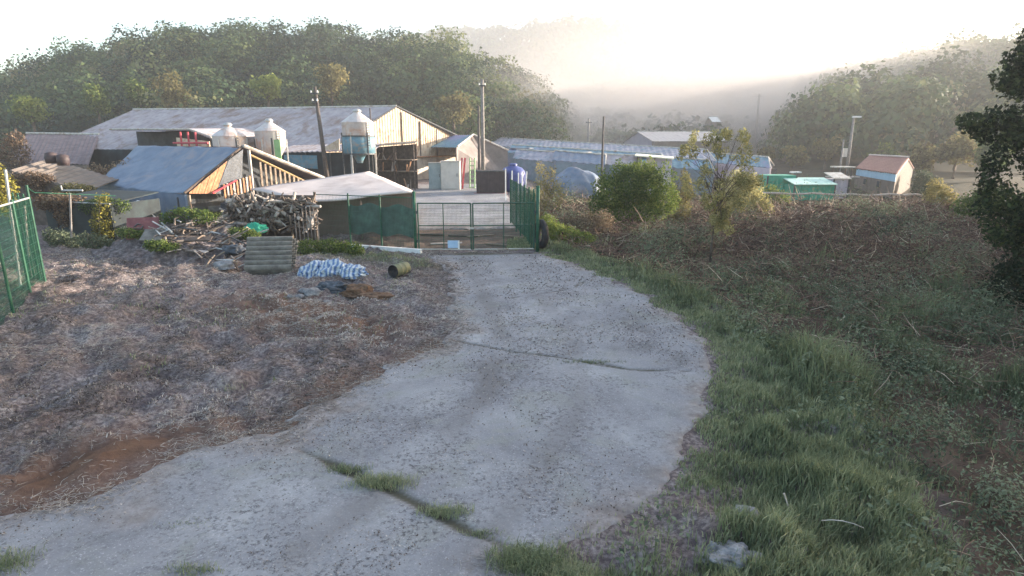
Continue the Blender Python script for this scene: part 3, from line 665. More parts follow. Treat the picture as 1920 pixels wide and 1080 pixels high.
# big barn
A = at(735, 200, 58); B = at(250, 206, 66); An = at(605, 283, 50); Af = at(858, 258, 66)
Bn = B + (An - A); Bf = B + (Af - A)
r = empty('big_barn', drop(A), 'long barn with weathered grey roof and sunlit cream gable', 'barn')
mb = MB(); ax = (B - A).normalized()
mb.corr(A - ax * .4, B, Bn, An - ax * .4, .6, .035, .05, rows=6); mb.build('roof', 'roof_grey', r)
mb = MB(); mb.corr(A - ax * .4 + UP * .004, B + UP * .004, Bf, Af - ax * .4, .6, .035, .05, rows=4); mb.build('roof', 'roof_grey', r)
MB().tube([A - ax * .45 + UP * .05, A.lerp(B, .5) + UP * .0, B + UP * .05], .11, 6).build('ridge_cap', 'white_trim', r)
mid_l = Vector((An.x, An.y, 3.4)); mid_r = Vector((Af.x, Af.y, 3.4))
# gable: vertical corrugated cladding following the rake
gd = Vector((Af.x - An.x, Af.y - An.y, 0)); gl = gd.length; gn = Vector((gd.y, -gd.x, 0)).normalized()
mb = MB(); n = int(gl / .09); zt_ = []
ap = (A.xy - An.xy).dot(gd.xy.normalized()) / gl
for i in range(n + 1):
    t = i / n; top = An.z + (A.z - An.z) * t / ap if t < ap else A.z + (Af.z - A.z) * (t - ap) / (1 - ap)
    o_ = gn * ((.05 if i % 4 in (0, 1) else 0)); p = Vector((An.x, An.y, 0)) + gd * t + o_
    zt_ += [Vector((p.x, p.y, 2.9)), Vector((p.x, p.y, top - .08))]
mb.add(zt_, [(2 * i, 2 * i + 2, 2 * i + 3, 2 * i + 1) for i in range(n)]); mb.build('gable_wall', 'sheet_cream', r)
mb = MB(); q0 = Vector((An.x, An.y, 0)) - gn * .1; q1 = Vector((Af.x, Af.y, 0)) - gn * .1
mb.poly([drop(q0), drop(q1), Vector((q1.x, q1.y, 3.0)), Vector((q0.x, q0.y, 3.0))], -gn * .15); mb.build('lower_wall', 'panel_pale', r)
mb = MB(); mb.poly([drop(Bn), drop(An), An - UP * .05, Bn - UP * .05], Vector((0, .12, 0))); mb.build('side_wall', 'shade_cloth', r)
mb = MB(); mb.poly([drop(Bf), drop(Af), Af - UP * .05, Bf - UP * .05], Vector((0, -.12, 0))); mb.build('side_wall', 'panel_pale', r)
for e in (An, Af): MB().tube([A - ax * .45 + UP * .02, e - ax * .45 + UP * .0], .09, 6).build('rake_trim', 'steel_dark', r)
for t in (.30, .52, .66, .80):
    p = Vector((An.x, An.y, 0)) + gd * t + gn * .09; top = A.z + (Af.z - A.z) * max(0, (t - ap) / (1 - ap)) - .3
    MB().box((p.x, p.y, (2.9 + top) / 2), (.09, .09, top - 2.9)).build('wall_post', 'wood_dark', r)
pz = Vector((An.x, An.y, 2.95)) + gn * .1
MB().tube([pz + gd * .4, pz + gd], .08, 6).build('wall_rail', 'orange', r)

# small gabled shed right of it
A = at(886, 253, 62); An = at(856, 276, 58); Af = at(952, 283, 63); off = Vector((-9, 12, 0))
r = empty('gabled_shed', drop(A), 'small grey gabled shed behind the tall concrete pole', 'shed')
mb = MB(); mb.corr(A, A + off, An + off, An, .4, .03, .05); mb.build('roof', 'roof_teal', r)
mb = MB(); mb.corr(A + UP * .003, A + off + UP * .003, Af + off, Af, .4, .03, .05); mb.build('roof', 'roof_mauve', r)
mb = MB(); mb.poly([drop(An), drop(Af), Af - UP * .06, A - UP * .06, An - UP * .06], Vector((-.1, .15, 0))); mb.build('gable_wall', 'wall_shed', r)
for e in (An, Af): MB().tube([A + Vector((.1, -.2, .06)), e + Vector((.1, -.2, .06))], .09, 6).build('rake_trim', 'white_trim', r)

# blue tarpaulin roofed building
A = at(455, 276, 32); B = at(258, 273, 38.5); An = at(346, 364, 28.5); Bn = at(180, 346, 33.5); Af = at(606, 336, 36)
r = empty('tarp_roofed_shed', drop(A), 'shed under a broad blue tarpaulin roof with orange boarded gable end', 'shed')
N_ = 26; V = []; Fc = []
for j in range(N_ + 1):
    for i in range(N_ + 1):
        s_, t = i / N_, j / N_; p = (A.lerp(B, s_)).lerp(An.lerp(Bn, s_), t)
        p = p + UP * (.10 * mnoise.noise(Vector((s_ * 5, t * 2.2, 1))) + .06 * mnoise.noise(Vector((s_ * 12, t * 5, 4))) - .22 * math.sin(math.pi * s_) * math.sin(math.pi * t))
        V.append(p)
W2 = N_ + 1
for j in range(N_):
    for i in range(N_): Fc.append((j * W2 + i, j * W2 + i + 1, (j + 1) * W2 + i + 1, (j + 1) * W2 + i))
mb = MB().add(V, Fc); o = mb.build('tarpaulin', 'tarp_blue', r, True); sm = o.modifiers.new('s', 'SOLIDIFY'); sm.thickness = .03
Bf = B + (Af - A)
mb = MB(); mb.poly([A, Af, Bf, B], UP * -.08); mb.build('roof', 'roof_mauve', r)
MB().tube([A + UP * .08 + Vector((.1, -.1, 0)), Af + UP * .06 + Vector((.1, -.1, 0))], .10, 6).build('rake_trim', 'white_trim', r)
MB().tube([A + UP * .05, An + UP * .05], .06, 6).build('rake_trim', 'wood_dark', r)
MB().tube([A.lerp(Af, .08) + Vector((.05, -.15, -.25)), A.lerp(Af, .85) + Vector((.05, -.15, -.6))], .06, 6).build('fascia', 'yellow_board', r)
gd = (Af - An); gn = Vector((gd.y, -gd.x, 0)).normalized()
bk = -gn * .6
mb = MB(); mb.poly([drop(An) + bk, drop(Af) + bk, Af + bk - UP * .2, A + bk - UP * .2, An + bk - UP * .2], -gn * .1); mb.build('gable_wall', 'dark', r)  # dark sheet set back, standing for the shade inside the open gable
apx = (A.xy - An.xy).dot(gd.xy) / gd.xy.length_squared
def on_gable(px_, py_):     # point of the gable plane seen at a pixel
    d = Vector(ray(px_, py_)); o0 = Vector((0, 0, H)); t = (An - o0).dot(gn) / d.dot(gn); return o0 + d * t
mb = MB()   # leaning orange boards on the left part of the gable
for k in range(9):
    u0, u1 = k / 9, (k + .9) / 9
    lo = [on_gable(354 + 50 * u, 363) for u in (u0, u1)]; hi = [on_gable(354 + 72 * u, 361 - 60 * u) for u in (u0, u1)]
    mb.poly([lo[0], lo[1], hi[1], hi[0]], gn * (.04 + .012 * (k % 2)))
mb.build('orange_boards', 'orange', r)
mb = MB(); mb.poly([on_gable(428, 301), on_gable(404, 363), on_gable(452, 363), on_gable(455, 280)], gn * .03); mb.build('dark_flap', 'sack_dark', r)
for k in range(9):
    q_ = on_gable(418 + 6 * k, 350 - 2 * k); MB().box(q_ + gn * .1 - UP * .25, (.09, .05, .75), math.atan2(gd.y, gd.x)).build('picket', 'wood_pale' if k % 2 else 'orange', r)
MB().tube([on_gable(395, 362) + gn * .15, on_gable(440, 338) + gn * .15], .05, 6).build('red_rail', 'red', r)
for k in range(12):
    t0 = .50 + k * .035; p0 = Vector((An.x, An.y, 0)) + Vector((gd.x, gd.y, 0)) * t0 + gn * .05
    zt2 = A.z + (Af.z - A.z) * (t0 - apx) / (1 - apx) - .55
    MB().box((p0.x, p0.y, zt2 - .65), (.11, .06, 1.3), math.atan2(gd.y, gd.x)).build('slat', 'wood', r)
for t0, m_ in ((.02, 'wood'), (.43, 'wood_pale'), (.97, 'wood')):
    p0 = Vector((An.x, An.y, 0)) + Vector((gd.x, gd.y, 0)) * t0 + gn * .04; zt2 = (An.z if t0 < .1 else (A.z - .1 if t0 < .5 else Af.z)) - .05
    zb = gz1(p0) - .1; MB().box((p0.x, p0.y, (zt2 + zb) / 2), (.12, .12, zt2 - zb)).build('post', m_, r)
mb = MB(); mb.poly([drop(Bn) , drop(An), An - UP * .04, Bn - UP * .04], Vector((.1, .1, 0))); mb.build('hanging_tarpaulin', 'tarp_blue', r)

# low firewood shelter with pale roof behind the wire fence
nl = at(566, 376, 26.0); nr = at(777, 359, 26.6); fr = at(692, 321, 34.5); fl = at(470, 353, 29.5); nm2 = at(640, 383, 25.7)
r = empty('firewood_shelter', drop((nl + nr) / 2), 'low shelter with pale flat roof behind the green wire fence', 'shed')
N_ = 14; V = []; Fc = []
for j in range(N_ + 1):
    for i in range(N_ + 1):
        s_, t = i / N_, j / N_; p = (nl.lerp(nr, s_)).lerp(fl.lerp(fr, s_), t); e = .03 * mnoise.noise(p * 1.1)
        V.append(p + UP * (e - .10 * math.sin(math.pi * min(1, s_ * 1.6)) * (1 - t)))
W2 = N_ + 1
for j in range(N_):
    for i in range(N_): Fc.append((j * W2 + i, j * W2 + i + 1, (j + 1) * W2 + i + 1, (j + 1) * W2 + i))
o = MB().add(V, Fc).build('roof', 'shed_white', r, True); sm = o.modifiers.new('s', 'SOLIDIFY'); sm.thickness = .06
for p in (nl + Vector((.15, .2, 0)), nr + Vector((-.15, .2, 0)), (nl + nr) / 2 + Vector((0, .2, -.1)), fl + Vector((.3, -.2, 0)), fr + Vector((-.3, -.2, 0))):
    zb = gz1(p) - .1; MB().tube([(p.x, p.y, zb), (p.x, p.y, p.z - .06)], .05, 8).build('post', 'wood_dark', r)
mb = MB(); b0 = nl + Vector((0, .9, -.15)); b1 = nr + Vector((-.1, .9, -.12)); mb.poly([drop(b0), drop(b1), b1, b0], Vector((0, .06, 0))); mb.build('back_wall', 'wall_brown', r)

# open sided shed beyond the blue roof
ql = at(205, 243, 52); qm = at(355, 243, 47); qe = at(396, 258, 45); qb = at(300, 238, 60)
r = empty('open_shed', drop(qm), 'open sided shed with thin grey roof and red frame above the blue tarpaulin', 'shed')
mb = MB(); mb.corr(ql, qm, qm + Vector((1, 8, .3)), ql + Vector((1, 8, .3)), .4, .02, .06); mb.build('roof', 'roof_grey', r)
mb = MB(); mb.corr(qm + Vector((.02, 0, 0)), qe, qe + Vector((1, 8, .3)), qm + Vector((1.02, 8, .3)), .4, .02, .08); mb.build('roof', 'roof_grey', r)
MB().tube([ql + UP * .04, qm + UP * .04, qe + UP * .05], .06, 6).build('eave_trim', 'white_trim', r)
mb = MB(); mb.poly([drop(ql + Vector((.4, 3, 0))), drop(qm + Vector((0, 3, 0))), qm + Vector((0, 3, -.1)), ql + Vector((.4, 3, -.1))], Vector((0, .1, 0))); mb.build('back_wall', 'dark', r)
for px_ in (338, 352, 366): p = at(px_, 250, 45.5); MB().tube([drop(p), (p.x, p.y, p.z + .1)], .07, 6).build('post', 'red', r)
p0, p1 = at(325, 268, 45.4), at(390, 268, 44.8); MB().tube([p0, p1], .08, 6).build('rail', 'red', r)
mb = MB(); mb.poly([drop(at(330, 262, 46.2)), drop(at(392, 265, 45.2)), at(392, 265, 45.2), at(330, 258, 46.2)], Vector((0, .1, 0))); mb.build('sunlit_panel', 'sheet_cream', r)

# mauve roofed barn on the far left
a0 = at(50, 251, 62); a1 = at(186, 253, 60); b0 = at(20, 305, 50); b1 = at(165, 308, 50)
r = empty('mauve_barn', drop(a0), 'low barn with dull mauve roof and white ridge at far left', 'barn')
mb = MB(); mb.corr(a0, a1, b1, b0, .5, .03, .06, rows=3); mb.build('roof', 'roof_mauve', r)
MB().tube([a0 + UP * .08, a1 + UP * .08], .12, 6).build('ridge_cap', 'white_trim', r)
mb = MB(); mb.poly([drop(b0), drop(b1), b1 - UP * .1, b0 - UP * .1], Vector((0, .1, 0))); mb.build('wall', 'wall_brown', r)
# slumped brown shed in front of it
a0 = at(28, 303, 34); a1 = at(95, 325, 33); a2 = at(165, 345, 31); 
r = empty('slumped_shed', drop(a1), 'dark brown slumped shed roof below the mauve barn', 'shed')
mb = MB(); mb.corr(at(18, 318, 30), at(160, 358, 29), a2 + Vector((0, 2.5, .1)), a0 + Vector((0, 2.5, .1)), .4, .03, .06, rows=3); mb.build('roof', 'wall_brown', r)
e0, e1 = at(18, 320, 30), at(160, 360, 29); mb = MB(); mb.poly([drop(e0), drop(e1), e1 - UP * .08, e0 - UP * .08], Vector((0, .1, 0))); mb.build('wall', 'wood_dark', r)
for px_, py_ in ((96, 296), (118, 300)):
    p = at(px_, py_, 33); tag(MB().lathe((p.x, p.y, p.z - .3), [(0, 0), (.28, 0), (.32, .3), (.28, .55), (.1, .62), (0, .62)], 14).build('dark_bucket', 'brown_box', None, True),
        'dark round bucket on the slumped shed roof, ' + ('left one of two' if px_ < 100 else 'right one of two'), 'bucket', 'buckets on the slumped shed')
    o = bpy.context.scene.objects[-1]

# black shade cloth shelter
c0, c1 = at(82, 378, 25.5), at(206, 384, 24.5)
r = empty('shade_cloth_shelter', drop((c0 + c1) / 2), 'black shade cloth shelter behind the left wire fence', 'shelter')
mb = MB(); dp = Vector((.3, 3, 0)); mb.poly([drop(c0), drop(c1), c1, c0], Vector((0, .05, 0))); mb.build('front_cloth', 'shade_cloth', r)
mb = MB(); mb.poly([c0 + UP * .01, c1 + UP * .01, c1 + dp + UP * .25, c0 + dp + UP * .25], UP * .05); mb.build('top_cloth', 'shade_cloth', r)
mb = MB(); mb.poly([drop(c1) + Vector((.01, .06, 0)), drop(c1 + dp), c1 + dp, c1 + Vector((.01, .06, 0))], Vector((-.05, 0, 0))); mb.build('side_cloth', 'shade_cloth', r)
MB().tube([c0 + UP * .03, c1 + UP * .03], .03, 6).build('rail', 'steel_pale', r)

# dark netted lean-to below the barn eave
c0, c1 = at(520, 288, 46), at(702, 284, 45)
r = empty('netted_lean_to', drop((c0 + c1) / 2), 'dark netted lean-to between the silos under the barn eave', 'shed')
mb = MB(); mb.poly([drop(c0), drop(c1), c1, c0], Vector((0, .06, 0))); mb.build('net_wall', 'shade_cloth', r)
mb = MB(); mb.corr(c0 + Vector((0, -.2, .1)), c1 + Vector((0, -.2, .1)), c1 + Vector((0, 3.5, .6)), c0 + Vector((0, 3.5, .6)), .4, .03, .05); mb.build('roof', 'roof_grey', r)
for t in (0.02, .3, .55, .8, .98):
    p = c0.lerp(c1, t) + Vector((0, -.12, 0)); MB().tube([drop(p), p], .05, 6).build('post', 'steel_dark', r)
mb = MB(); p0, p1 = c0.lerp(c1, .08), c0.lerp(c1, .42); mb.poly([p0 + Vector((0, -.2, -1.0)), p1 + Vector((0, -.2, -1.2)), p1 + Vector((0, -.2, -.2)), p0 + Vector((0, -.2, -.1))], Vector((0, -.05, 0))); mb.build('teal_sheet', 'teal', r)
p0, p1 = at(600, 281, 45.5), at(636, 281, 45.2); mb = MB(); mb.poly([p0, p1, at(636, 260, 45.2)], Vector((0, .08, 0))); mb.build('sunlit_gusset', 'sheet_cream', r)

# ------------------------------------------------------------------ silos
def silo(px, ptop, pbot, Y, rpx, label, band=False):
    c = at(px, ptop, Y); rd = rpx / F * Y; zb = at(px, pbot, Y).z; zt = c.z; g_ = gz1(c)
    r = empty('feed_silo', (c.x, Y, g_), label, 'silo', 'feed silos beside the big barn')
    ze = zt - rd * .75; prof = []
    nz = 10
    for k in range(nz + 1):
        z = zb + (ze - zb) * k / nz; prof += [(rd, z), (rd * 1.012, z + .02)]
    MB().lathe((c.x, Y, 0), prof, 28).build('body', 'silo', r, True)
    MB().lathe((c.x, Y, 0), [(rd * 1.05, ze + .02), (rd * 1.03, ze + .06), (rd * .22, zt - .12), (rd * .22, zt)], 28).build('cone_roof', 'silo', r)
    MB().lathe((c.x, Y, 0), [(0, zt + .14), (rd * .18, zt + .12), (rd * .28, zt), (rd * .28, zt - .05), (0, zt - .05)][::-1], 20).build('cap', 'steel_pale', r, True)
    zh = zb - rd * 1.3
    MB().lathe((c.x, Y, 0), [(rd * .98, zb - .003), (rd * .25, zh), (rd * .2, zh - .2), (0, zh - .2)], 24).build('hopper', 'teal' if band else 'silo', r, True)
    for k in range(6):
        a = k * math.pi / 3 + .3; x, y = c.x + rd * 1.03 * math.cos(a), Y + rd * 1.03 * math.sin(a)
        MB().tube([(x, y, g_ - .1), (x, y, zb + .5)], .05, 6).build('leg', 'steel_dark' if k % 2 else 'steel_pale', r)
    if band:
        MB().lathe((c.x, Y, 0), [(rd * .99, zb - 1.0), (rd * 1.03, zb - .98), (rd * 1.03, zb + .22), (rd * .99, zb + .24)], 28).build('band', 'teal', r, True)
        for z in (zb + .25, zb - 1.0):
            MB().lathe((c.x, Y, 0), [(rd * 1.0, z - .04), (rd * 1.07, z - .04), (rd * 1.07, z + .04), (rd * 1.0, z + .04)], 28).build('ring', 'steel_dark', r)
    lx = c.x + rd * 1.02 * .8; ly = Y - rd * 1.02 * .6
    lm = MB()
    for s_ in (-.15, .15): lm.tube([(lx + s_ * .6, ly - .1, zb - .5), (lx + s_ * .6, ly - .1, ze + .1)], .02, 5)
    for k in range(9):
        z = zb - .4 + k * (ze - zb + .4) / 9; lm.tube([(lx - .09, ly - .1, z), (lx + .09, ly - .1, z)], .015, 5)
    lm.build('ladder', 'steel_dark', r)
    return r
silo(427, 234, 274, 39, 28, 'short feed silo rising behind the peak of the blue roof')
silo(504, 226, 276, 40, 26, 'middle feed silo standing over a light green panel')
silo(669, 208, 262, 44, 28, 'largest feed silo with teal band standing before the barn gable', True)
p0 = at(513, 262, 38.6); p1 = at(528, 300, 38.6)
r = empty('green_screen', drop(p0), 'upright light green panel under the middle silo', 'panel')
MB().poly([drop(p0), (p1.x, p1.y, gz1(p1)), (p1.x, p1.y, p0.z), p0], Vector((0, .06, 0))).build('sheet', 'green_sheet', r)
MB().tube([drop(p0) + Vector((-.1, -.05, 0)), p0 + Vector((-.1, -.05, .1))], .06, 6).build('post', 'steel_dark', r)

# ------------------------------------------------------------------ poles
def pole(name, px, ptop, Y, r0, mat, label, arms=None, lean=0, cap=None, wires=False):
    p = at(px, ptop, Y); b_ = drop((p.x + lean, Y, 0)); r = empty(name, b_, label, 'pole')
    MB().tube([b_, b_.lerp(p, .5), p], [r0, r0 * .85, r0 * .65], 10).build('shaft', mat, r, True)
    for k, (dz, L) in enumerate(arms or []):
        MB().box(p - UP * dz + Vector((0, -r0, 0)), (L, .1, .1)).build('crossarm', 'steel_dark', r)
        for s_ in (-.45, 0.45): MB().lathe(p - UP * (dz - .05) + Vector((s_ * L, -r0, 0)), [(0, 0), (.05, 0), (.07, .05), (.04, .1), (.05, .14), (0, .17)], 8).build('insulator', 'white_paint', r, True)
    if cap == 'lamp':
        hd = MB().box(p + Vector((.25, -.1, .05)), (.8, .35, .16)); hd.build('lamp_head', 'white_paint', r)
        MB().box(p + Vector((-.5, -.1, -3.6)), (.35, .3, .9)).build('meter_box', 'cabinet', r)
    return r
pole('utility_pole', 590, 163, 43, .17, 'pole_dark', 'dark leaning pole rising in front of the barn roof', lean=.5, arms=[(.45, .5), (1.0, .35)])
pole('concrete_pole', 904, 149, 50, .19, 'concrete_pole', 'tallest concrete utility pole beside the small gabled shed', arms=[(.5, .5)])
pole('timber_pole', 897, 198, 49.6, .13, 'pole_dark', 'shorter dark timber pole lashed beside the tall concrete pole')
pole('slim_post', 1132, 218, 52, .12, 'pole_dark', 'slim dark post standing in front of the teal roofs')
pole('hazy_pole', 1104, 222, 95, .22, 'concrete_pole', 'pale hazy pole beyond the teal roofs', arms=[(.6, 1.0)])
pole('street_lamp', 1601, 220, 64, .17, 'concrete_pole', 'pole with white lamp beside the red roofed house', cap='lamp')
pole('thin_pole', 1582, 262, 63, .1, 'concrete_pole', 'thin pole just left of the pole with the white lamp')
pole('distant_pole', 1424, 176, 150, .35, 'concrete_pole', 'faint distant pole in the mist over the valley', arms=[(.6, 2.2)])

# ------------------------------------------------------------------ yard clutter
# lumber rack
c0, c1 = at(700, 276, 47.5), at(775, 270, 46.5)
r = empty('lumber_rack', drop((c0 + c1) / 2), 'open timber rack packed with scrap wood before the barn gable', 'rack')
for p in (c0, c1, c0.lerp(c1, .5)):
    for dy in (0, 1.2): MB().tube([drop(p + Vector((0, dy, 0))), p + Vector((0, dy, 0))], .06, 6).build('post', 'wood_dark', r)
mb = MB(); mb.poly([c0 + Vector((-.2, -.3, .05)), c1 + Vector((.2, -.3, .05)), c1 + Vector((.2, 1.6, .2)), c0 + Vector((-.2, 1.6, .2))], UP * .06); mb.build('roof', 'wood', r)
mb = MB(); q0, q1 = c0 + Vector((0, 1.4, 0)), c1 + Vector((0, 1.4, 0)); mb.poly([drop(q0), drop(q1), q1, q0], Vector((0, .05, 0))); mb.build('back_wall', 'wood_dark', r)
for f in (.30, .58):
    z0 = c0.z * (1 - f) + gz1(c0) * f
    MB().box(((c0.x + c1.x) / 2, c0.y + .2, z0), ((c1 - c0).length, 1.1, .06), math.atan2(c1.y - c0.y, c1.x - c0.x)).build('shelf', 'wood', r)
mats_ = ['wood', 'wood_pale', 'orange', 'wood_dark']
for k in range(26):
    f = [.02, .30, .58][k % 3]; u = random.random(); p = c0.lerp(c1, .06 + .88 * u)
    zb = gz1(p) + (.15 if k % 3 == 0 else 0) if f < .1 else c0.z * (1 - f) + gz1(c0) * f + .04
    zb = [gz1(p), c0.z * .42 + gz1(c0) * .58 + .03, c0.z * .70 + gz1(c0) * .30 + .03][k % 3]
    h_ = random.uniform(.4, .95); ln = random.uniform(-.25, .25)
    o = MB().tube([(p.x - ln, p.y - .05, zb), (p.x + ln, p.y + random.uniform(0, .5), zb + h_)], random.uniform(.03, .07), 6).build('scrap_timber', random.choice(mats_))
    tag(o, 'length of scrap timber stood in the open rack before the barn', 'timber', 'timber in the open rack')
# low pile of boards beside rack
for k in range(6):
    p = at(790 + k * 4, 354 - k * 1.4, 41 + k * .3); p.z = float(gz(p.x, p.y)[0]) + .05 + .0 * k
    o = MB().box(p, (random.uniform(1.6, 2.6), .22, .05), random.uniform(-.3, .3)).build('loose_board', random.choice(['wood_dark', 'wood', 'wood_pale']))
    tag(o, 'loose weathered board lying on the ground left of the yard', 'board', 'loose boards by the yard')
for k in range(6):
    p = gp(805 + 32 * k, 446 + random.uniform(-10, 8), .1); p.z = float(gz(p.x, p.y)[0]) + .05
    o = MB().box(p, (random.uniform(.8, 1.5), .16, .05), random.uniform(-.5, .5)).build('scrap_board', random.choice(['wood_dark', 'wood', 'wood_pale']))
    tag(o, 'scrap board lying on dark soil just behind the gate', 'board', 'scrap boards behind the gate')
# cabinets
def cabinet(px0, px1, pt, pb, Y, mat, dmat, label, depth=1.0):
    a = at(px0, pt, Y); c = at(px1, pt, Y - .2); g_ = min(gz1(a), gz1(c)) 
    r = empty('cabinet', ((a.x + c.x) / 2, Y, g_), label, 'cabinet')
    w_ = c.x - a.x; h_ = a.z - g_; cx = (a.x + c.x) / 2
    MB().box((cx, Y + depth / 2, g_ + h_ / 2), (w_, depth, h_)).build('body', mat, r)
    MB().box((cx, Y - .02, g_ + h_ * .52), (w_ * .92, .036, h_ * .86)).build('door', dmat, r)
    MB().box((cx + w_ * .36, Y - .06, g_ + h_ * .55), (.04, .05, .25)).build('handle', 'steel_dark', r)
    MB().box((cx, Y + depth / 2 - .03, g_ + h_ + .02), (w_ + .08, depth + .1, .036)).build('top', 'white_trim', r)
cabinet(803, 826, 306, 341, 47, 'cabinet_grey', 'cabinet_grey', 'narrow grey cabinet standing left of the cream cabinet', .8)
cabinet(826, 861, 303, 342, 46.6, 'cabinet', 'cabinet', 'wide cream cabinet catching the sun beside the barn', 1.2)
# red and green uprights
for px_, m_, nm, lab in ((866, 'red', 'red_plank', 'red plank leaning behind the dark bin, outer one of a pair'), (872, 'red', 'red_plank', 'red plank leaning behind the dark bin, inner one of a pair')):
    p = at(px_, 296, 48); q0 = drop((p.x - .25, p.y - .5, 0)); tag(MB().tube([q0, p], .09, 4).build(nm, m_), lab, 'plank')
p0, p1 = at(881, 296, 48.5), at(890, 296, 48.5)
r = empty('green_ladder', drop(p0), 'light green ladder leaning beside the tall concrete pole', 'ladder')
for p in (p0, p1): MB().tube([drop(p - Vector((0, .6, 0))), p], .05, 6).build('rail', 'green_sheet', r)
for k in range(7):
    t = .12 + k * .13; a_ = drop(p0 - Vector((0, .6, 0))).lerp(p0, t); b2 = drop(p1 - Vector((0, .6, 0))).lerp(p1, t); MB().tube([a_, b2], .03, 5).build('rung', 'green_sheet', r)
# dark steel bin
a = at(893, 320, 44); c = at(946, 320, 43.5); g_ = gz1(a)
r = empty('steel_bin', ((a.x + c.x) / 2, 44, g_), 'dark brown steel bin on red skids at the yard edge', 'bin')
cx, w_, h_ = (a.x + c.x) / 2, c.x - a.x, a.z - g_
MB().box((cx, 44.7, g_ + .12 + (h_ - .12) / 2), (w_, 1.4, h_ - .12)).build('body', 'brown_box', r)
for k in range(6): MB().box((cx - w_ / 2 + w_ * (k + .5) / 6, 43.96, g_ + .12 + (h_ - .12) / 2), (.07, .07, h_ - .2)).build('rib', 'brown_box', r)
MB().box((cx, 43.97, g_ + h_ - .03), (w_ + .12, .12, .1)).build('rim', 'steel_dark', r)
for s_ in (0, 1): MB().box((cx, 44.1 + s_ * 1.2, g_ + .06), (w_ + .4, .14, .12)).build('skid', 'red', r)
# blue water tank
c = at(962, 325, 46); g_ = gz1(c); rd = .95
r = empty('water_tank', (c.x, 46, g_), 'dark blue plastic water tank behind the steel bin', 'tank')
MB().lathe((c.x, 46, g_), [(0, 0), (rd, 0), (rd, .15), (rd * 1.03, .3), (rd, .45), (rd * 1.03, .7), (rd, .9), (rd * 1.03, 1.2), (rd * .98, 1.45), (rd * .75, 1.75), (rd * .3, 1.9), (rd * .3, 1.95)], 26).build('body', 'tank_blue', r, True)
MB().lathe((c.x, 46, g_), [(rd * .34, 1.93), (rd * .34, 2.05), (rd * .2, 2.1), (0, 2.1)], 18).build('lid', 'tank_blue', r, True)
MB().tube([(c.x + rd, 45.6, g_ + .1), (c.x + rd + .1, 45.6, g_ + 1.5)], .05, 6).build('pipe', 'white_paint', r)
# white stakes by bin
for k, px_ in enumerate((948, 960, 972, 979)):
    p = at(px_, 316 + k * 4, 40 - k * .5); tag(MB().tube([drop(p), p], .04, 6).build('pale_stake', 'white_paint'), 'pale stake in the short row beside the blue tank', 'stake', 'pale stakes beside the tank')

# ------------------------------------------------------------------ right hand farm
def simple_gable(name, a, b_, ha, hb, dropz, label, rm, wm, gm, cat='barn', rake='white_trim', group=None):
    """ridge a->b; half width vectors ha (towards the viewer) and hb"""
    r = empty(name, drop(a), label, cat, group)
    an, bn_, af, bf = a + ha - UP * dropz, b_ + ha - UP * dropz, a + hb - UP * dropz, b_ + hb - UP * dropz
    MB().corr(a, b_, bn_, an, .8, .04, .06, rows=2).build('roof', rm, r)
    MB().corr(a + UP * .004, b_ + UP * .004, bf, af, .8, .04, .06, rows=2).build('roof', rm, r)
    MB().tube([a + UP * .06, b_ + UP * .06], .09, 6).build('ridge_cap', rake, r)
    i = (b_ - a).normalized() * .25
    MB().poly([drop(an) + i * 0, drop(bn_), bn_ - UP * .07, an - UP * .07], -ha.normalized() * .12).build('side_wall', wm, r)
    for e0, e1, e2, s_ in ((an, af, a, 1), (bn_, bf, b_, -1)):
        ii = i * s_; MB().poly([drop(e0 + ii), drop(e1 + ii), e1 + ii - UP * .08, e2 + ii - UP * .08, e0 + ii - UP * .08], ii * .4).build('gable_wall', gm, r)
    for e in (bn_, bf): MB().tube([b_ + UP * .04 + i * .2, e + UP * .04 + i * .2], .07, 6).build('rake_trim', rake, r)
    return r, (an, bn_, af, bf)
# long teal roofs
a, b_ = at(925, 258, 100), at(1325, 281, 78)
r, cs = simple_gable('long_barn', a, b_, Vector((-.8, -6, 0)), Vector((.8, 6, 0)), 1.2, 'long low barn with streaked teal roof across the middle distance', 'roof_purple', 'wall_teal', 'wall_lilac')
a, b_ = at(960, 272, 74), at(1240, 290, 64)
r, cs = simple_gable('long_barn', a, b_, Vector((-.6, -3.5, 0)), Vector((.6, 3.5, 0)), .8, 'nearer low barn with faded teal roof in front of the streaked one', 'roof_teal', 'wall_teal', 'wall_lilac')
for k in range(5):
    p = cs[0].lerp(cs[1], .12 + k * .19) + Vector((-.05, -.14, -.55)); MB().box(a.lerp(b_, .08 + .2 * k) + Vector((-.3, -1.6, -.28)), (3.2, 1.1, .05), math.atan2((b_ - a).y, (b_ - a).x)).build('roof_sheet', ['roof_purple', 'tarp_blue', 'roof_pale', 'roof_purple', 'wall_teal'][k], r)
    f = MB().box(p, (1.5, .08, .6), math.atan2((b_ - a).y, (b_ - a).x)).build('window', 'white_trim', r)
    MB().box(p + Vector((0, -.05, 0)), (1.3, .04, .44), math.atan2((b_ - a).y, (b_ - a).x)).build('pane', 'dark', f)
a, b_ = at(1330, 287, 82), at(1440, 295, 72)
r, cs = simple_gable('gabled_barn', a, b_, Vector((-1.0, -3.2, 0)), Vector((2.2, 3.2, 0)), 1.1, 'pale lilac barn with blue roof edge right of the sapling', 'roof_teal', 'wall_lilac', 'wall_lilac')
p = cs[1].lerp(cs[3], .4) + Vector((.25, -.2, -.5)); MB().box(p, (.5, .5, .6)).build('window', 'dark', r)
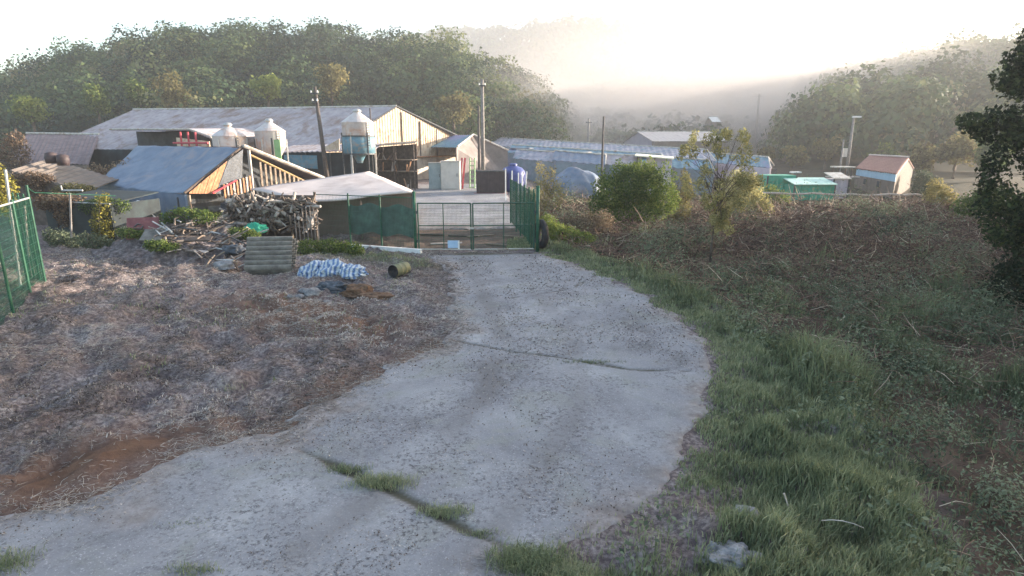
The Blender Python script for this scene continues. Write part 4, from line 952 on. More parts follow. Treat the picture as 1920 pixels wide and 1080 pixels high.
for k, (x0, y0, x1, y1, Y0, Y1, rm, lab) in enumerate(((968, 281, 1048, 286, 66, 63, 'roof_purple', 'low violet roofed shed just right of the blue tank'), (1040, 283, 1135, 291, 62, 59, 'tarp_blue', 'low blue roofed shed behind the tarpaulin covered heap'), (1120, 289, 1200, 293, 60, 58, 'roof_grey', 'low grey roofed shed behind the slim dark post'), (1255, 296, 1330, 301, 60, 58, 'roof_teal', 'low teal roofed shed behind the sapling'))):
    a, b_ = at(x0, y0, Y0), at(x1, y1, Y1); simple_gable('low_shed', a, b_, Vector((-.4, -2.6, 0)), Vector((.4, 2.6, 0)), .85, lab, rm, 'wall_teal', 'wall_lilac', 'shed')
# pale hazy barns
a, b_ = at(1195, 247, 112), at(1330, 247, 114)
simple_gable('hazy_barn', a, b_, Vector((1.5, -6, 0)), Vector((-1.5, 6, 0)), 1.7, 'hazy barn with pale pink roof beyond the teal roofs', 'roof_pale', 'wall_brown', 'wall_lilac')
for px_, py_, nm, lab, Y in ((1336, 219, 'distant_house', 'faint white roofed house in the mist above the sapling', 140), (1490, 211, 'distant_house', 'faint tilted white roof in the mist near the right hill', 140)):
    a = at(px_ - 8, py_, Y); b_ = at(px_ + 8, py_ + (5 if px_ > 1400 else 0), Y)
    simple_gable(nm, a, b_, Vector((0, -3, 0)), Vector((0, 3, 0)), 1.2, lab, 'white_paint', 'wall_brown', 'wall_brown', 'house')
# cream flat roofed shed
a = at(1190, 291, 56); c = at(1264, 297, 54)
r = empty('flat_roofed_shed', drop((a + c) / 2), 'small shed with bright cream flat roof behind the round bush', 'shed')
MB().poly([a, c, c + Vector((.8, 3.2, .1)), a + Vector((.8, 3.2, .1))], UP * -.1).build('roof', 'roof_cream', r)
i0, i1 = a + Vector((1.2, .3, -.1)), c + Vector((-.1, .3, -.1)); MB().poly([drop(i0), drop(i1), i1, i0], Vector((0, .1, 0))).build('front_wall', 'wall_lilac', r)
MB().poly([drop(i1) + Vector((0, .11, 0)), drop(i1 + Vector((.7, 2.6, 0))), i1 + Vector((.7, 2.6, 0)), i1 + Vector((0, .11, 0))], Vector((-.1, 0, 0))).build('side_wall', 'wall_lilac', r)
for t in (.05, .5): p = a.lerp(c, t) + Vector((.1, .1, 0)); MB().tube([drop(p), p - UP * .1], .06, 6).build('post', 'wood_dark', r)
# blue tarpaulin over a heap
def lump(name, c, r3, mat, amp=.25, fr=1.5, sub=5, flat=True, parent=None, seed=0, rot=0, folds=0):
    import bmesh
    bm = bmesh.new(); bmesh.ops.create_icosphere(bm, subdivisions=sub, radius=1)
    me = bpy.data.meshes.new(name)
    for v_ in bm.verts:
        d = v_.co.copy(); k = 1 + amp * mnoise.fractal(d * fr + Vector((seed, seed * .7, 0)), 1.0, 2.0, 4)
        if folds: k += .30 * (.35 - abs(mnoise.noise(d * (folds * .28) + Vector((seed * 2, 3, 1))))) + .12 * (.3 - abs(mnoise.noise(d * folds * .6 + Vector((seed, 7, 2)))))
        p = Vector((d.x * r3[0], d.y * r3[1], d.z * r3[2])) * k
        if flat and p.z < -.25 * r3[2]: p.z = -.25 * r3[2] + (p.z + .25 * r3[2]) * .15
        v_.co = Matrix.Rotation(rot, 3, 'Z') @ p
    bm.to_mesh(me); bm.free(); me.materials.append(M[mat]); me.polygons.foreach_set('use_smooth', [True] * len(me.polygons))
    o = bpy.data.objects.new(name, me); COL.objects.link(o); o.location = c
    return o
c = at(1082, 325, 48); g_ = gz1(c)
tag(lump('tarp_covered_heap', (c.x, 48, g_ + .5), (2.1, 1.4, 1.75), 'tarp_blue', .10, .9, folds=3), 'heap under a blue tarpaulin left of the round bush', 'heap')
# sea green containers and kiosk
def container(px0, px1, pt, Y, mat, label, lid=None, depth=2.2):
    a = at(px0, pt, Y); c = at(px1, pt, Y); g_ = gz1(a); cx, w_, h_ = (a.x + c.x) / 2, c.x - a.x, a.z - g_
    r = empty('storage_container', (cx, Y, g_), label, 'container')
    MB().box((cx, Y + depth / 2, g_ + h_ / 2), (w_, depth, h_)).build('body', mat, r)
    n = max(4, int(w_ / .35))
    MB().corr((a.x + .05, Y - .03, g_ + .1), (c.x - .05, Y - .03, g_ + .1), (c.x - .05, Y - .03, g_ + h_ - .1), (a.x + .05, Y - .03, g_ + h_ - .1), .4, .02, .02).build('ribbed_side', mat, r)
    if lid: MB().poly([(a.x - .1, Y - .2, g_ + h_ + .02), (c.x + .1, Y - .2, g_ + h_ + .02), (c.x + .1, Y + depth, g_ + h_ + .45), (a.x - .1, Y + depth, g_ + h_ + .45)], UP * .06).build('lid', lid, r)
    for x in (a.x, c.x): MB().box((x, Y - .02, g_ + h_ / 2), (.1, .1, h_)).build('corner_post', 'steel_dark', r)
    return r
container(1440, 1494, 329, 52, 'box_green', 'tall sea green container beyond the lot edge')
container(1490, 1566, 347, 50, 'box_green', 'low sea green container with pale mint lid', 'lid_pale')
container(1564, 1592, 336, 51, 'wall_lilac', 'small pale lilac box cabin beside the mint lidded container', 'white_trim', 1.6)
c = at(1580, 313, 56); r = empty('roofed_platform', drop(c), 'small open platform with pale roof beside the thin pole', 'platform')
MB().box((c.x, 56, c.z), (1.6, 1.4, .12)).build('roof', 'white_trim', r)
MB().box((c.x + .1, 56, c.z - .9), (2.6, 1.2, .1)).build('deck', 'wood_pale', r)
for sx in (-.6, .6):
    for sy in (-.5, .5): MB().tube([drop((c.x + sx, 56 + sy, 0)), (c.x + sx, 56 + sy, c.z - .06)], .06, 6).build('post', 'wood_dark', r)
c = at(1492, 321, 58); r = empty('white_crate', drop(c), 'small white roofed hutch behind the tall sea green container', 'hutch')
MB().box((c.x, 58, c.z - .1), (.8, .8, .12)).build('roof', 'white_paint', r); g_ = gz1(c); MB().box((c.x, 58, (c.z - .17 + g_) / 2), (.6, .6, c.z - .17 - g_)).build('body', 'wall_brown', r)
# red roofed house
def lvl(px_, Y, z): return Vector(((px_ - 960) / F * (Y * cp + (H - z) * sp), Y, z))
a, b_ = lvl(1630, 69, 2.95), lvl(1704, 57, 2.95)
r = empty('red_roofed_house', drop(a), 'low house with faded red roof and light blue wall band', 'house')
e0, e1 = lvl(1604, 63, 1.75), lvl(1682, 51, 1.75); g0, g1 = a + (a - e0) - UP * 2.4, b_ + (b_ - e1) - UP * 2.4
MB().corr(a, b_, e1, e0, .5, .04, .08, rows=2).build('roof', 'roof_red', r)
MB().corr(a + UP * .004, b_ + UP * .004, g1, g0, .5, .04, .08).build('roof', 'roof_red', r)
MB().tube([a + UP * .06, b_ + UP * .06], .09, 6).build('ridge_cap', 'roof_pale', r)
iw = (a - e0).normalized() * .25; il = (b_ - a).normalized() * .3
f0, f1 = e0 + iw + il - UP * .12, e1 + iw - il - UP * .12; f0.z = f1.z = 1.72
MB().poly([f0 - UP * .7, f1 - UP * .7, f1, f0], Vector((.1, .1, 0))).build('blue_band', 'wall_blue', r)
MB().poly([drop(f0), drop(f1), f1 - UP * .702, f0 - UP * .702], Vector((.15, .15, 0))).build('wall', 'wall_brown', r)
h1 = g1 - iw - il; h1.z = 1.72; t1 = b_ - il - UP * .12
MB().poly([drop(f1), drop(h1), h1, t1, f1], -il * .4).build('gable_wall', 'wood_dark', r)  # gable made darker than the wall, shade put into its colour
for t in (.3, .65):
    p = f0.lerp(f1, t) + Vector((-.06, -.06, -1.15)); f = MB().box(p, (1.0, .1, .75), math.atan2((f1 - f0).y, (f1 - f0).x)).build('window', 'wood', r); MB().box(p + Vector((-.03, -.03, 0)), (.8, .08, .55), math.atan2((f1 - f0).y, (f1 - f0).x)).build('pane', 'dark', f)
# pale plastic film edging along the lot
pts = [at(1430 + 24 * k, 363 + random.uniform(-2, 3) + .25 * k, 43 + .1 * k) for k in range(14)]
mb = MB(); mb.tube(pts, [.06 + .03 * random.random() for _ in pts], 6); tag(mb.build('plastic_film', 'wood_pale'), 'strip of pale plastic film along the far edge of the lot', 'film')
# old low path
# ------------------------------------------------------------------ fences and gate
def wire_panel(a, b_, za, zb_, ztop_a, ztop_b, vs, hs, rad, name, mat, parent, rows=None):
    mb = MB(); L = (Vector(b_) - Vector(a)).length; n = int(L / vs)
    for i in range(n + 1):
        t = i / max(1, n); p = Vector(a).lerp(Vector(b_), t); z0 = za + (zb_ - za) * t; z1 = ztop_a + (ztop_b - ztop_a) * t
        mb.tube([(p.x, p.y, z0), (p.x, p.y, z1)], rad, 3, False)
    m_ = int((ztop_a - za) / hs)
    for j in range(m_ + 1):
        t = j / m_; mb.tube([(a[0], a[1], za + (ztop_a - za) * t), (b_[0], b_[1], zb_ + (ztop_b - zb_) * t)], rad, 3, False)
    return mb.build(name, mat, parent)

# left wire fence
cb = gp(88, 545, .1); le = gp(-90, 700, .1); lz = 2.75
r = empty('wire_fence', cb, 'tall green wire mesh fence along the left edge', 'fence')
wire_panel(le, cb, .12, .12, lz, lz, .06, .20, .0055, 'mesh', 'green_paint', r)
cb2 = cb + Vector((-.9, .55, 0)); wire_panel(cb, cb2, .12, .12, lz, lz, .06, .2, .0075, 'mesh', 'green_paint', r)
for t in (0, .30, .55, .78, 1):
    p = le.lerp(cb, t); MB().tube([(p.x, p.y, -.1), (p.x, p.y, lz + (.35 if t == 1 else .08))], .035, 8).build('post', 'green_paint', r)
MB().tube([(le.x, le.y, lz), (cb.x, cb.y, lz)], .025, 6).build('top_rail', 'steel_pale', r)
MB().tube([(le.x, le.y, .14), (cb.x, cb.y, .14)], .022, 6).build('bottom_rail', 'steel_pale', r)
for k in range(4):
    p = cb.lerp(cb2, k / 3); MB().tube([(p.x, p.y, 0), (p.x, p.y, lz + .1)], .025, 6).build('post', 'green_paint', r)
MB().tube([(cb.x, cb.y, lz + .3), (cb.x - .3, cb.y + .6, lz + .1), (cb.x + .4, cb.y + 3, lz - .2)], .012, 5).build('slack_wire', 'green_paint', r)
# tall pale pipe leaning in the fence
q0, q1 = gp(42, 560, .1), at(10, 318, 15.6); tag(MB().tube([q0, q0.lerp(q1, .5), q1], .032, 8).build('pale_pipe', 'steel_pale'), 'long pale pipe leaning inside the left wire fence', 'pipe')
q0, q1 = at(54, 482, 16.3), at(46, 385, 16.4); tag(MB().tube([q0, q1], .025, 8).build('rusty_rod', 'wood_pale'), 'short pale rod with rusty tip hung on the left fence', 'rod')
# T shaped post
p = at(131, 362, 21.5); r = empty('clothes_post', drop(p), 'grey T shaped post in front of the black shade cloth', 'post')
MB().tube([at(134, 445, 21.5), p], .035, 8).build('upright', 'concrete_pole', r); MB().tube([at(116, 357, 21.5), at(155, 357, 21.5)], .03, 8).build('crossbar', 'steel_pale', r)
MB().tube([at(116, 357, 21.5), at(114, 348, 21.5)], .025, 6).build('hook', 'steel_pale', r)

# fence between junk heap and gate
f0 = gp(596, 455, 0); f1 = gp(778, 470, 0); f0.y = max(f0.y, f1.y)
r = empty('wire_fence', (f0 + f1) / 2, 'green wire fence with netting left of the gate', 'fence')
ft = at(690, 372, f1.y).z
wire_panel(f0, f1, .15, .15, ft, ft + .02, .075, .20, .004, 'mesh', 'green_paint', r)
for t in (0, .36, .68): p = f0.lerp(f1, t); MB().tube([(p.x, p.y, -.2), (p.x, p.y, ft + .1)], .035, 8).build('post', 'green_paint', r)
MB().tube([(f0.x, f0.y, ft), (f1.x, f1.y, ft + .02)], .02, 6).build('top_rail', 'green_paint', r)
mb = MB(); Nn = 30; V = []
for i in range(Nn + 1):
    for j in range(7):
        t = i / Nn; p = f0.lerp(f1, .36 + .63 * t); V.append(Vector((p.x, p.y + .12 + .05 * mnoise.noise(Vector((t * 9, j * .6, 2))), .55 + j / 6 * (ft - .9) - .08 * math.sin(t * 14))))
mb.add(V, [(i * 7 + j, (i + 1) * 7 + j, (i + 1) * 7 + j + 1, i * 7 + j + 1) for i in range(Nn) for j in range(6)])
mb.build('netting', 'net_green', r, True)
# white kerb board below the fence
k0, k1 = gp(655, 464, .05), gp(790, 474, .05)
tag(MB().box((k0 + k1) / 2 + UP * .06, ((k1 - k0).length, .16, .16), math.atan2(k1.y - k0.y, k1.x - k0.x)).build('white_plank', 'white_paint'), 'long white plank lying at the foot of the green fence', 'plank')

# gate
gl_, gr_ = gp(786, 471, .04), gp(1000, 465, .04); gr_.y = gl_.y + .15
GT = at(886, 381, gl_.y).z
r = empty('gate_post', gl_ + Vector((-.12, 0, 0)), 'thick green left gate post', 'post')
q = gl_ + Vector((-.13, 0, 0)); MB().tube([(q.x, q.y, -.2), (q.x, q.y, GT + .42)], .06, 10).build('shaft', 'green_paint', r, True)
MB().lathe((q.x, q.y, GT + .42), [(.07, 0), (.07, .03), (0, .06)], 10).build('cap', 'green_paint', r)
for z in (.45, GT - .35): MB().box((q.x + .09, q.y, z), (.06, .05, .12)).build('hinge', 'steel_dark', r)
q = gr_ + Vector((.14, 0, 0)); r = empty('gate_post', q, 'thick green right gate post with a tyre behind it', 'post')
MB().tube([(q.x, q.y, -.2), (q.x, q.y, GT + .62)], .075, 10).build('shaft', 'green_paint', r, True)
MB().lathe((q.x, q.y, GT + .62), [(.085, 0), (.085, .03), (0, .06)], 10).build('cap', 'green_paint', r)
for z in (.45, GT - .35): MB().box((q.x - .1, q.y, z), (.06, .05, .12)).build('hinge', 'steel_dark', r)
def gate_leaf(x0, x1, y0, y1, mids, label, z0=.12):
    a, c = Vector((x0, y0, 0)), Vector((x1, y1, 0)); r = empty('gate_leaf', (a + c) / 2, label, 'gate', 'leaves of the double gate')
    zt = GT
    for p in (a, c): MB().tube([(p.x, p.y, z0), (p.x, p.y, zt)], .03, 8).build('stile', 'green_dark', r)
    for z, nm in ((z0, 'bottom_rail'), (z0 + (zt - z0) * .52, 'middle_rail'), (zt, 'top_rail')): MB().tube([(a.x, a.y, z), (c.x, c.y, z)], .025 if nm != 'middle_rail' else .02, 8).build(nm, 'green_dark' if nm != 'bottom_rail' else 'white_trim', r)
    for t in mids: p = a.lerp(c, t); MB().tube([(p.x, p.y, z0), (p.x, p.y, zt)], .02, 8).build('muntin_bar', 'green_dark', r)
    wire_panel(a, c, z0, z0, zt, zt, .05, .1, .0038, 'mesh', 'green_paint', r)
    return r
mx = at(885, 430, gl_.y).x
gate_leaf(gl_.x, mx - .035, gl_.y, gl_.y - .05, (.48,), 'left leaf of the green mesh gate with a small blue plate')
gate_leaf(mx + .045, gr_.x, gl_.y - .05, gr_.y, (.5,), 'right leaf of the green mesh gate beside the tyre')
MB_l = MB().box((mx, gl_.y - .10, GT * .5), (.16, .05, .06)); tag(MB_l.build('gate_bolt', 'steel_pale'), 'steel bolt joining the two leaves of the gate', 'bolt')
sp_ = at(849, 458, gl_.y - .09); r = empty('sign_plate', sp_, 'small pale blue plate wired low on the left gate leaf', 'sign')
MB().box(sp_, (.40, .02, .30)).build('plate', 'sign_blue', r); MB().box(sp_ + Vector((.235, 0, -.02)), (.06, .024, .34)).build('edge_strip', 'white_paint', r)
# tyre behind right post
tb = gr_ + Vector((.30, .35, .62)); r = empty('tyre', tb, 'black tyre hung behind the right gate post', 'tyre')
ax_ = Matrix.Rotation(R(90), 3, 'Y') @ Matrix.Identity(3); ax_ = Matrix.Rotation(R(20), 3, 'Z') @ ax_
MB().lathe(tb, [(.34, -.11), (.50, -.13), (.58, -.08), (.60, 0), (.58, .08), (.50, .13), (.34, .11), (.32, 0), (.34, -.11)], 28, ax_).build('casing', 'black', r, True)
# fence running back from right post
r0 = gr_ + Vector((.05, .25, 0)); r1 = Vector((-.10, 31, .1))
r = empty('wire_fence', r0, 'green wire fence running back from the right gate post', 'fence')
wire_panel(r0, r1, .1, .25, GT + .35, GT + .5, .07, .2, .005, 'mesh', 'green_paint', r)
for t in (.05, .2, .36, .52, .7, .98): p = r0.lerp(r1, t); MB().tube([(p.x, p.y, -.1), (p.x, p.y, GT + .5)], .035, 8).build('post', 'green_paint', r)
for k in range(5):
    p = r0.lerp(r1, .03 + .1 * k) + Vector((-.12 + .05 * k, 0, 0)); tag(MB().tube([(p.x, p.y, -.05), (p.x + .05, p.y, GT + .1 + .15 * (k % 3))], .022, 6).build('green_stake', 'green_paint'), 'bright green stake bundled by the right gate post', 'stake', 'green stakes by the right gate post')

# ------------------------------------------------------------------ junk heap
def jz(x, y): return float(gz(x, y)[0])
# rubbish mound itself
hb_ = [(-14.3, 22.8, 1.1, 1.1, 1.05), (-12.6, 22.9, 1.6, 1.5, 1.3), (-11.0, 22.6, 1.3, 1.2, 1.05), (-11.8, 20.9, 1.6, 1.0, .7), (-9.9, 21.0, 1.0, .9, .6), (-15.5, 23.0, .8, .7, .45)]
def heap(x, y):
    z = np.zeros_like(x)
    for cx, cy_, rx, ry, h_ in hb_: z = np.maximum(z, h_ * np.exp(-(((x - cx) / rx) ** 2 + ((y - cy_) / ry) ** 2)))
    return z + (fbm(x, y, 2.0, 4, 12)) * .25 * sstep(.05, .3, z)
X, Y = np.meshgrid(np.arange(-17.5, -5.4, .09), np.arange(18.6, 26, .09)); Hh = heap(X, Y); Z = gz(X.ravel(), Y.ravel()).reshape(X.shape) + Hh - .05
ix = np.arange(X.size).reshape(X.shape); qd = np.stack([ix[:-1, :-1], ix[:-1, 1:], ix[1:, 1:], ix[1:, :-1]], -1); kk = Hh[:-1, :-1] > .06
M['rubbish'] = pm('earthy rubbish', (.12, .10, .10), (.05, .045, .05), (.28, .25, .25), 7, .9, .8)
o = npmesh('rubble', np.stack([X, Y, Z], -1).reshape(-1, 3), quads=qd[kk], mat='rubbish', smooth=True); tag(o, kind='stuff')
def hit(px_, py_, up=0.0):     # point of the heap's surface seen at a pixel
    dx, dy, dz = ray(px_, py_)
    for t in np.arange(17, 30, .06):
        if H + dz * t <= hz_(dx * t, dy * t) + up: break
    return Vector((dx * t, dy * t, H + dz * t))
HZ_ = gz(X.ravel(), Y.ravel()).reshape(X.shape) + Hh
def hz_(x, y):
    i = int((x + 17.5) / .09); j = int((y - 18.6) / .09)
    return float(HZ_[j, i]) if 0 <= i < X.shape[1] and 0 <= j < X.shape[0] else jz(x, y)
GJ = 'scrap tangled in the junk heap'
mats_j = ['twig', 'wood', 'wood_dark', 'wood_dark', 'steel_pale', 'twig', 'steel_dark', 'wood_dark']
for k in range(260):
    px_ = random.uniform(245, 500); py_ = random.uniform(392, 505)
    if py_ > 440 + (px_ - 255) * .42 or (px_ > 455 and py_ > 450): py_ = random.uniform(385, 440)
    p = hit(px_, py_, .12); L = random.uniform(.35, 1.5); a = random.uniform(0, math.pi); e = random.uniform(-.15, .55)
    d = Vector((math.cos(a) * math.cos(e), math.sin(a) * math.cos(e) * .6, math.sin(e)))
    bend = Vector((random.gauss(0, .06), random.gauss(0, .06), random.gauss(.03, .05)))
    m_ = random.choice(mats_j)
    nm, lab = {'steel_pale': ('pale_rod', 'pale metal rod sticking out of the junk heap'), 'steel_dark': ('dark_rod', 'dark metal rod sticking out of the junk heap')}.get(m_, ('scrap_stick', 'grey weathered stick tangled in the junk heap'))
    o = MB().tube([p - d * L / 2, p + bend, p + d * L / 2], [random.uniform(.015, .04), .03, random.uniform(.01, .025)], 6).build(nm, m_)
    tag(o, lab, 'rod' if 'rod' in nm else 'stick', GJ + (' ' + nm.split('_')[0] if 'rod' in nm else ''))
def slabp(name, px_, py_, Yo, size, rz, tilt, mat, lab, cat):
    p = hit(px_, py_, .12)
    m_ = Matrix.Rotation(rz, 3, 'Z') @ Matrix.Rotation(tilt, 3, 'X')
    o = MB().box(p, size, m_).build(name, mat); bv = o.modifiers.new('b', 'BEVEL'); bv.width = .008; tag(o, lab, cat); return o
slabp('maroon_sheet', 268, 428, 0, (1.1, .9, .04), .3, R(58), 'red_plastic', 'dusty maroon sheet leaning at the left of the junk heap', 'sheet')
slabp('maroon_board', 300, 410, .3, (.8, .6, .04), -.4, R(50), 'red_plastic', 'smaller maroon board near the ladder in the junk heap', 'board')
slabp('grey_sheet', 287, 440, -.1, (.75, .7, .035), .15, R(28), 'asbestos', 'flat grey panel lying before the maroon sheet', 'panel')
slabp('yellow_plank', 228, 436, 0, (.8, .22, .05), -.2, R(10), 'yellow_board', 'short yellow plank at the left foot of the junk heap', 'plank')
slabp('dark_plank', 205, 432, 0, (1.2, .2, .05), -.25, R(5), 'wood_dark', 'dark plank beside the short yellow plank', 'plank')
slabp('grey_crate', 405, 392, .8, (.6, .4, .3), .1, 0, 'asbestos', 'grey box on top of the junk heap', 'box')
slabp('white_strip', 366, 384, .9, (.5, .06, .12), .1, 0, 'white_paint', 'small white strip on top of the junk heap', 'strip')
slabp('blue_box', 425, 385, 1.0, (.4, .4, .3), -.2, R(8), 'sack_dark', 'dark bluish box at the back of the junk heap', 'box')
slabp('pale_board', 360, 470, -.1, (1.5, .18, .04), -.45, R(12), 'wood_pale', 'long pale board at the front of the junk heap', 'board')
slabp('dark_board', 372, 448, 0, (.9, .3, .05), .1, R(20), 'wood_dark', 'dark flat board midway up the junk heap', 'board')
slabp('brown_board', 330, 455, 0, (.9, .25, .05), .6, R(25), 'wood', 'brown board low in the junk heap', 'board')
# ladder in the heap
p0, p1 = hit(266, 394, .25), hit(312, 438, .22)
r = empty('scrap_ladder', (p0 + p1) / 2, 'pale pierced metal ladder lying across the junk heap', 'ladder')
sd_ = Vector((.16, .06, .06))
for s_ in (-1, 1): MB().tube([p0 + sd_ * s_, p1 + sd_ * s_], .028, 6).build('rail', 'steel_pale', r)
for k in range(8): q = p0.lerp(p1, (k + .5) / 8); MB().tube([q - sd_, q + sd_], .02, 5).build('rung', 'steel_pale', r)
# white rags / bags
for i, (px_, py_, s_, m_, lab) in enumerate(((262, 383, .24, 'white_paint', 'white crumpled bag at the top left of the junk heap'), (282, 392, .18, 'white_paint', 'small white rag below the crumpled bag'), (300, 384, .2, 'asbestos', 'pale grey bag at the crest of the junk heap'), (440, 470, .3, 'sack_dark', 'dark bag beside the corrugated sheets'), (420, 500, .25, 'stone', 'grey lump of concrete beside the corrugated sheets'))):
    p = hit(px_, py_, s_ * .4); tag(lump('crumpled_bag' if 'bag' in lab or 'rag' in lab else 'concrete_lump', p, (s_ * 1.3, s_, s_ * .8), m_, .35, 1.7, 4, seed=i * 3), lab, 'bag' if 'lump' not in lab else 'lump')
p = hit(478, 432, .15); tag(lump('green_net', p, (.42, .4, .28), 'net_bright', .4, 2, 4, seed=5), 'bundle of bright green netting on the junk heap', 'net')
p = hit(452, 428, .12); tag(lump('dark_green_tarp', p, (.5, .4, .3), 'net_green', .35, 1.6, 4, seed=8), 'crumpled dark green tarpaulin beside the bright netting', 'tarpaulin')
for px_, py_, lab in ((300, 470, 'green weed at the left front of the junk heap'), (395, 405, 'green weed on the right crest of the junk heap'), (455, 445, 'green weed just left of the corrugated sheets'), (245, 445, 'low green weed at the left end of the junk heap')):
    p = hit(px_, py_, .05); bush('heap_weed', p, [(0, 0, .15, .4, .35, .22), (.35, 0, .12, .35, .3, .18), (-.3, 0, .2, .25, .25, .2)], 1300, .075, 'leaf_green', lab, 6, cat='weed', tint=(.5, .25), stem_r=.006)
for px_, Y, lab in ((105, 23.6, 'dark low shrub before the black shade cloth'), (170, 23.2, 'greyish low shrub beside the yellow green weed')):
    p = gpt(px_, Y); bush('low_shrub', p, [(0, 0, .35, .5, .4, .4), (.5, 0, .25, .4, .35, .3), (-.4, 0, .5, .3, .3, .35)], 2200, .08, 'weed', lab, 8, tint=(.35, .25))
# stacked firewood logs under the shelter's left end
GL = 'firewood logs stacked beside the shelter'
lm_ = []
for k, m_ in enumerate(('wood', 'wood_dark', 'wood_dark', 'twig', 'wood_pale')):
    o = MB().tube([(0, -.35, 0), (.01, 0, .01), (0, .35, 0)], [.05 + .008 * k, .052 + .008 * k, .047 + .008 * k], 8).build('firewood_log', m_); lm_.append(o.data)
    bpy.data.objects.remove(o)
for k in range(230):
    px_ = random.uniform(430, 588); py_ = random.uniform(374, 428); Y = 24.6 + random.uniform(-.25, .25)
    p = at(px_, py_, Y); g_ = jz(p.x, p.y)
    if p.z < g_ + .05: continue
    o = bpy.data.objects.new('firewood_log', random.choice(lm_)); COL.objects.link(o); o.location = p
    o.rotation_euler = (random.gauss(0, .7), random.gauss(0, .3), random.uniform(0, 3.1)); q_ = random.uniform(.35, .95); o.scale = (q_, random.uniform(.7, 1.7), q_)
    tag(o, 'cut firewood log in the stack beside the pale roofed shelter', 'log', GL)
# support rails behind the log stack
w0, w1 = at(430, 366, 25.2), at(590, 366, 25.2); r = empty('log_stack_backing', drop((w0 + w1) / 2), 'dark plank backing behind the stacked firewood', 'backing')
MB().poly([drop(w0), drop(w1), w1, w0], Vector((0, .06, 0))).build('boards', 'wood_dark', r)
for t in (0, .5, 1): p = w0.lerp(w1, t) + Vector((0, -.06, 0)); MB().tube([drop(p), p], .04, 6).build('post', 'wood', r)
# standing stakes right of the log stack
for k in range(7):
    p = at(552 + 7 * k, 392 + random.uniform(-8, 10), 24.0); tag(MB().tube([drop(p), p], .025, 6).build('upright_stick', 'twig'), 'upright dead stick between the firewood and the green fence', 'stick', 'upright sticks by the firewood')

# corrugated sheets leaning in a stack
for k in range(3):
    nz_ = Vector((0, -.69, .72)) * (.13 * k); a = gp(464, 515, .05) + nz_; c = gp(555, 511, .05) + nz_; a.z += .0; dv = Vector((-.12 - .05 * k, .98, .93)); c.y = a.y + .15
    mb = MB(); mb.ridged(a, a + dv, c + dv * Vector((1, 1, 1)).x, c, 7, .085, .02)
    tag(mb.build('corrugated_sheet', 'asbestos'), ['lowest', 'middle', 'topmost'][k] + ' grey corrugated sheet of the stack leaning on the junk heap', 'sheet', 'corrugated sheets leaning on the heap')
# striped tarpaulin bundle
for i, (px_, py_, r3, rz, lab) in enumerate(((592, 512, (.50, .42, .42), .3, 'left blue and white striped tarpaulin bundle'), (628, 514, (.62, .45, .42), -.3, 'largest blue and white striped tarpaulin bundle, the middle one'), (662, 518, (.42, .36, .28), -.2, 'right low striped tarpaulin bundle beside the drum'))):
    p = gp(px_, py_, .1); p.z = jz(p.x, p.y) + r3[2] * .25; tag(lump('striped_tarp_bundle', p, r3, 'tarp_stripe', .30, 1.4, 6, rot=rz, seed=i * 4 + 1, folds=11), lab, 'tarpaulin')
for i, (px_, py_, r3, m_, nm, lab) in enumerate(((624, 545, (.42, .28, .22), 'sack_dark', 'plastic_bag', 'blue black plastic bag in front of the striped bundles'), (672, 548, (.45, .28, .24), 'sack_brown', 'brown_sack', 'brown sack slumped in front of the striped bundles'), (705, 556, (.5, .24, .12), 'sack_brown', 'flat_sack', 'flat dark sack trailing right of the brown sack'))):
    p = gp(px_, py_, .05); p.z = jz(p.x, p.y) + r3[2] * .3; tag(lump(nm, p, r3, m_, .3, 1.8, 5, seed=i * 5 + 2, folds=6), lab, 'sack')
# drum lying on its side
dc = gp(750, 516, .05); dc.z = jz(dc.x, dc.y) + .19
r = empty('fallen_drum', dc, 'olive drum lying on its side below the gate', 'drum')
dm = Matrix.Rotation(R(62), 3, 'Z') @ Matrix.Rotation(R(90), 3, 'Y')
MB().lathe(dc, [(r1 * .8, z1 * .85) for r1, z1 in ((.24, -.40), (.25, -.38), (.25, -.14), (.262, -.13), (.25, -.12), (.25, .12), (.262, .13), (.25, .14), (.25, .38), (.24, .40), (0, .40))], 26, dm).build('shell', 'drum', r, True)
MB().lathe(dc, [(r1 * .8, z1 * .85) for r1, z1 in ((0, -.30), (.235, -.30), (.235, -.41), (.255, -.41), (.255, -.385))], 26, dm).build('dark_opening', 'black', r, True)
# rocks and clods
ROCKS = [(572, 548, .13), (585, 553, .18), (600, 549, .12), (562, 556, .10), (612, 560, .09), (545, 560, .08), (500, 556, .09), (640, 566, .08)]
for i, (px_, py_, s_) in enumerate(ROCKS):
    p = gp(px_, py_, .03); p.z = jz(p.x, p.y) + s_ * .25; tag(lump('pale_stone', p, (s_ * 1.3, s_, s_ * .8), 'stone', .35, 1.4, 3, seed=i), 'pale stone lying below the striped tarpaulin bundles', 'stone', 'pale stones below the tarpaulin bundles')
p = gp(1372, 1068, .0); p.z = jz(p.x, p.y) + .06; tag(lump('white_boulder', p, (.27, .20, .10), 'stone', .45, 2.2, 5, seed=21), 'large pale boulder in the grass at the bottom of the view', 'boulder')
p = gp(1402, 975, .0); p.z = jz(p.x, p.y) + .06; tag(lump('grey_stone', p, (.16, .2, .14), 'stone', .3, 1.5, 4, seed=25), 'smaller grey stone in the grass behind the pale boulder', 'stone')
q0 = gp(1540, 976, .25); q1 = gp(1620, 990, .3); tag(MB().tube([q0, q0.lerp(q1, .25) + UP * .03, q0.lerp(q1, .5) + UP * .04, q0.lerp(q1, .75) + UP * .03, q1], [.005, .005, .005, .004, .003], 6).build('bent_stick', 'wood_pale'), 'pale bent stick lying on the grass behind the boulder', 'stick')
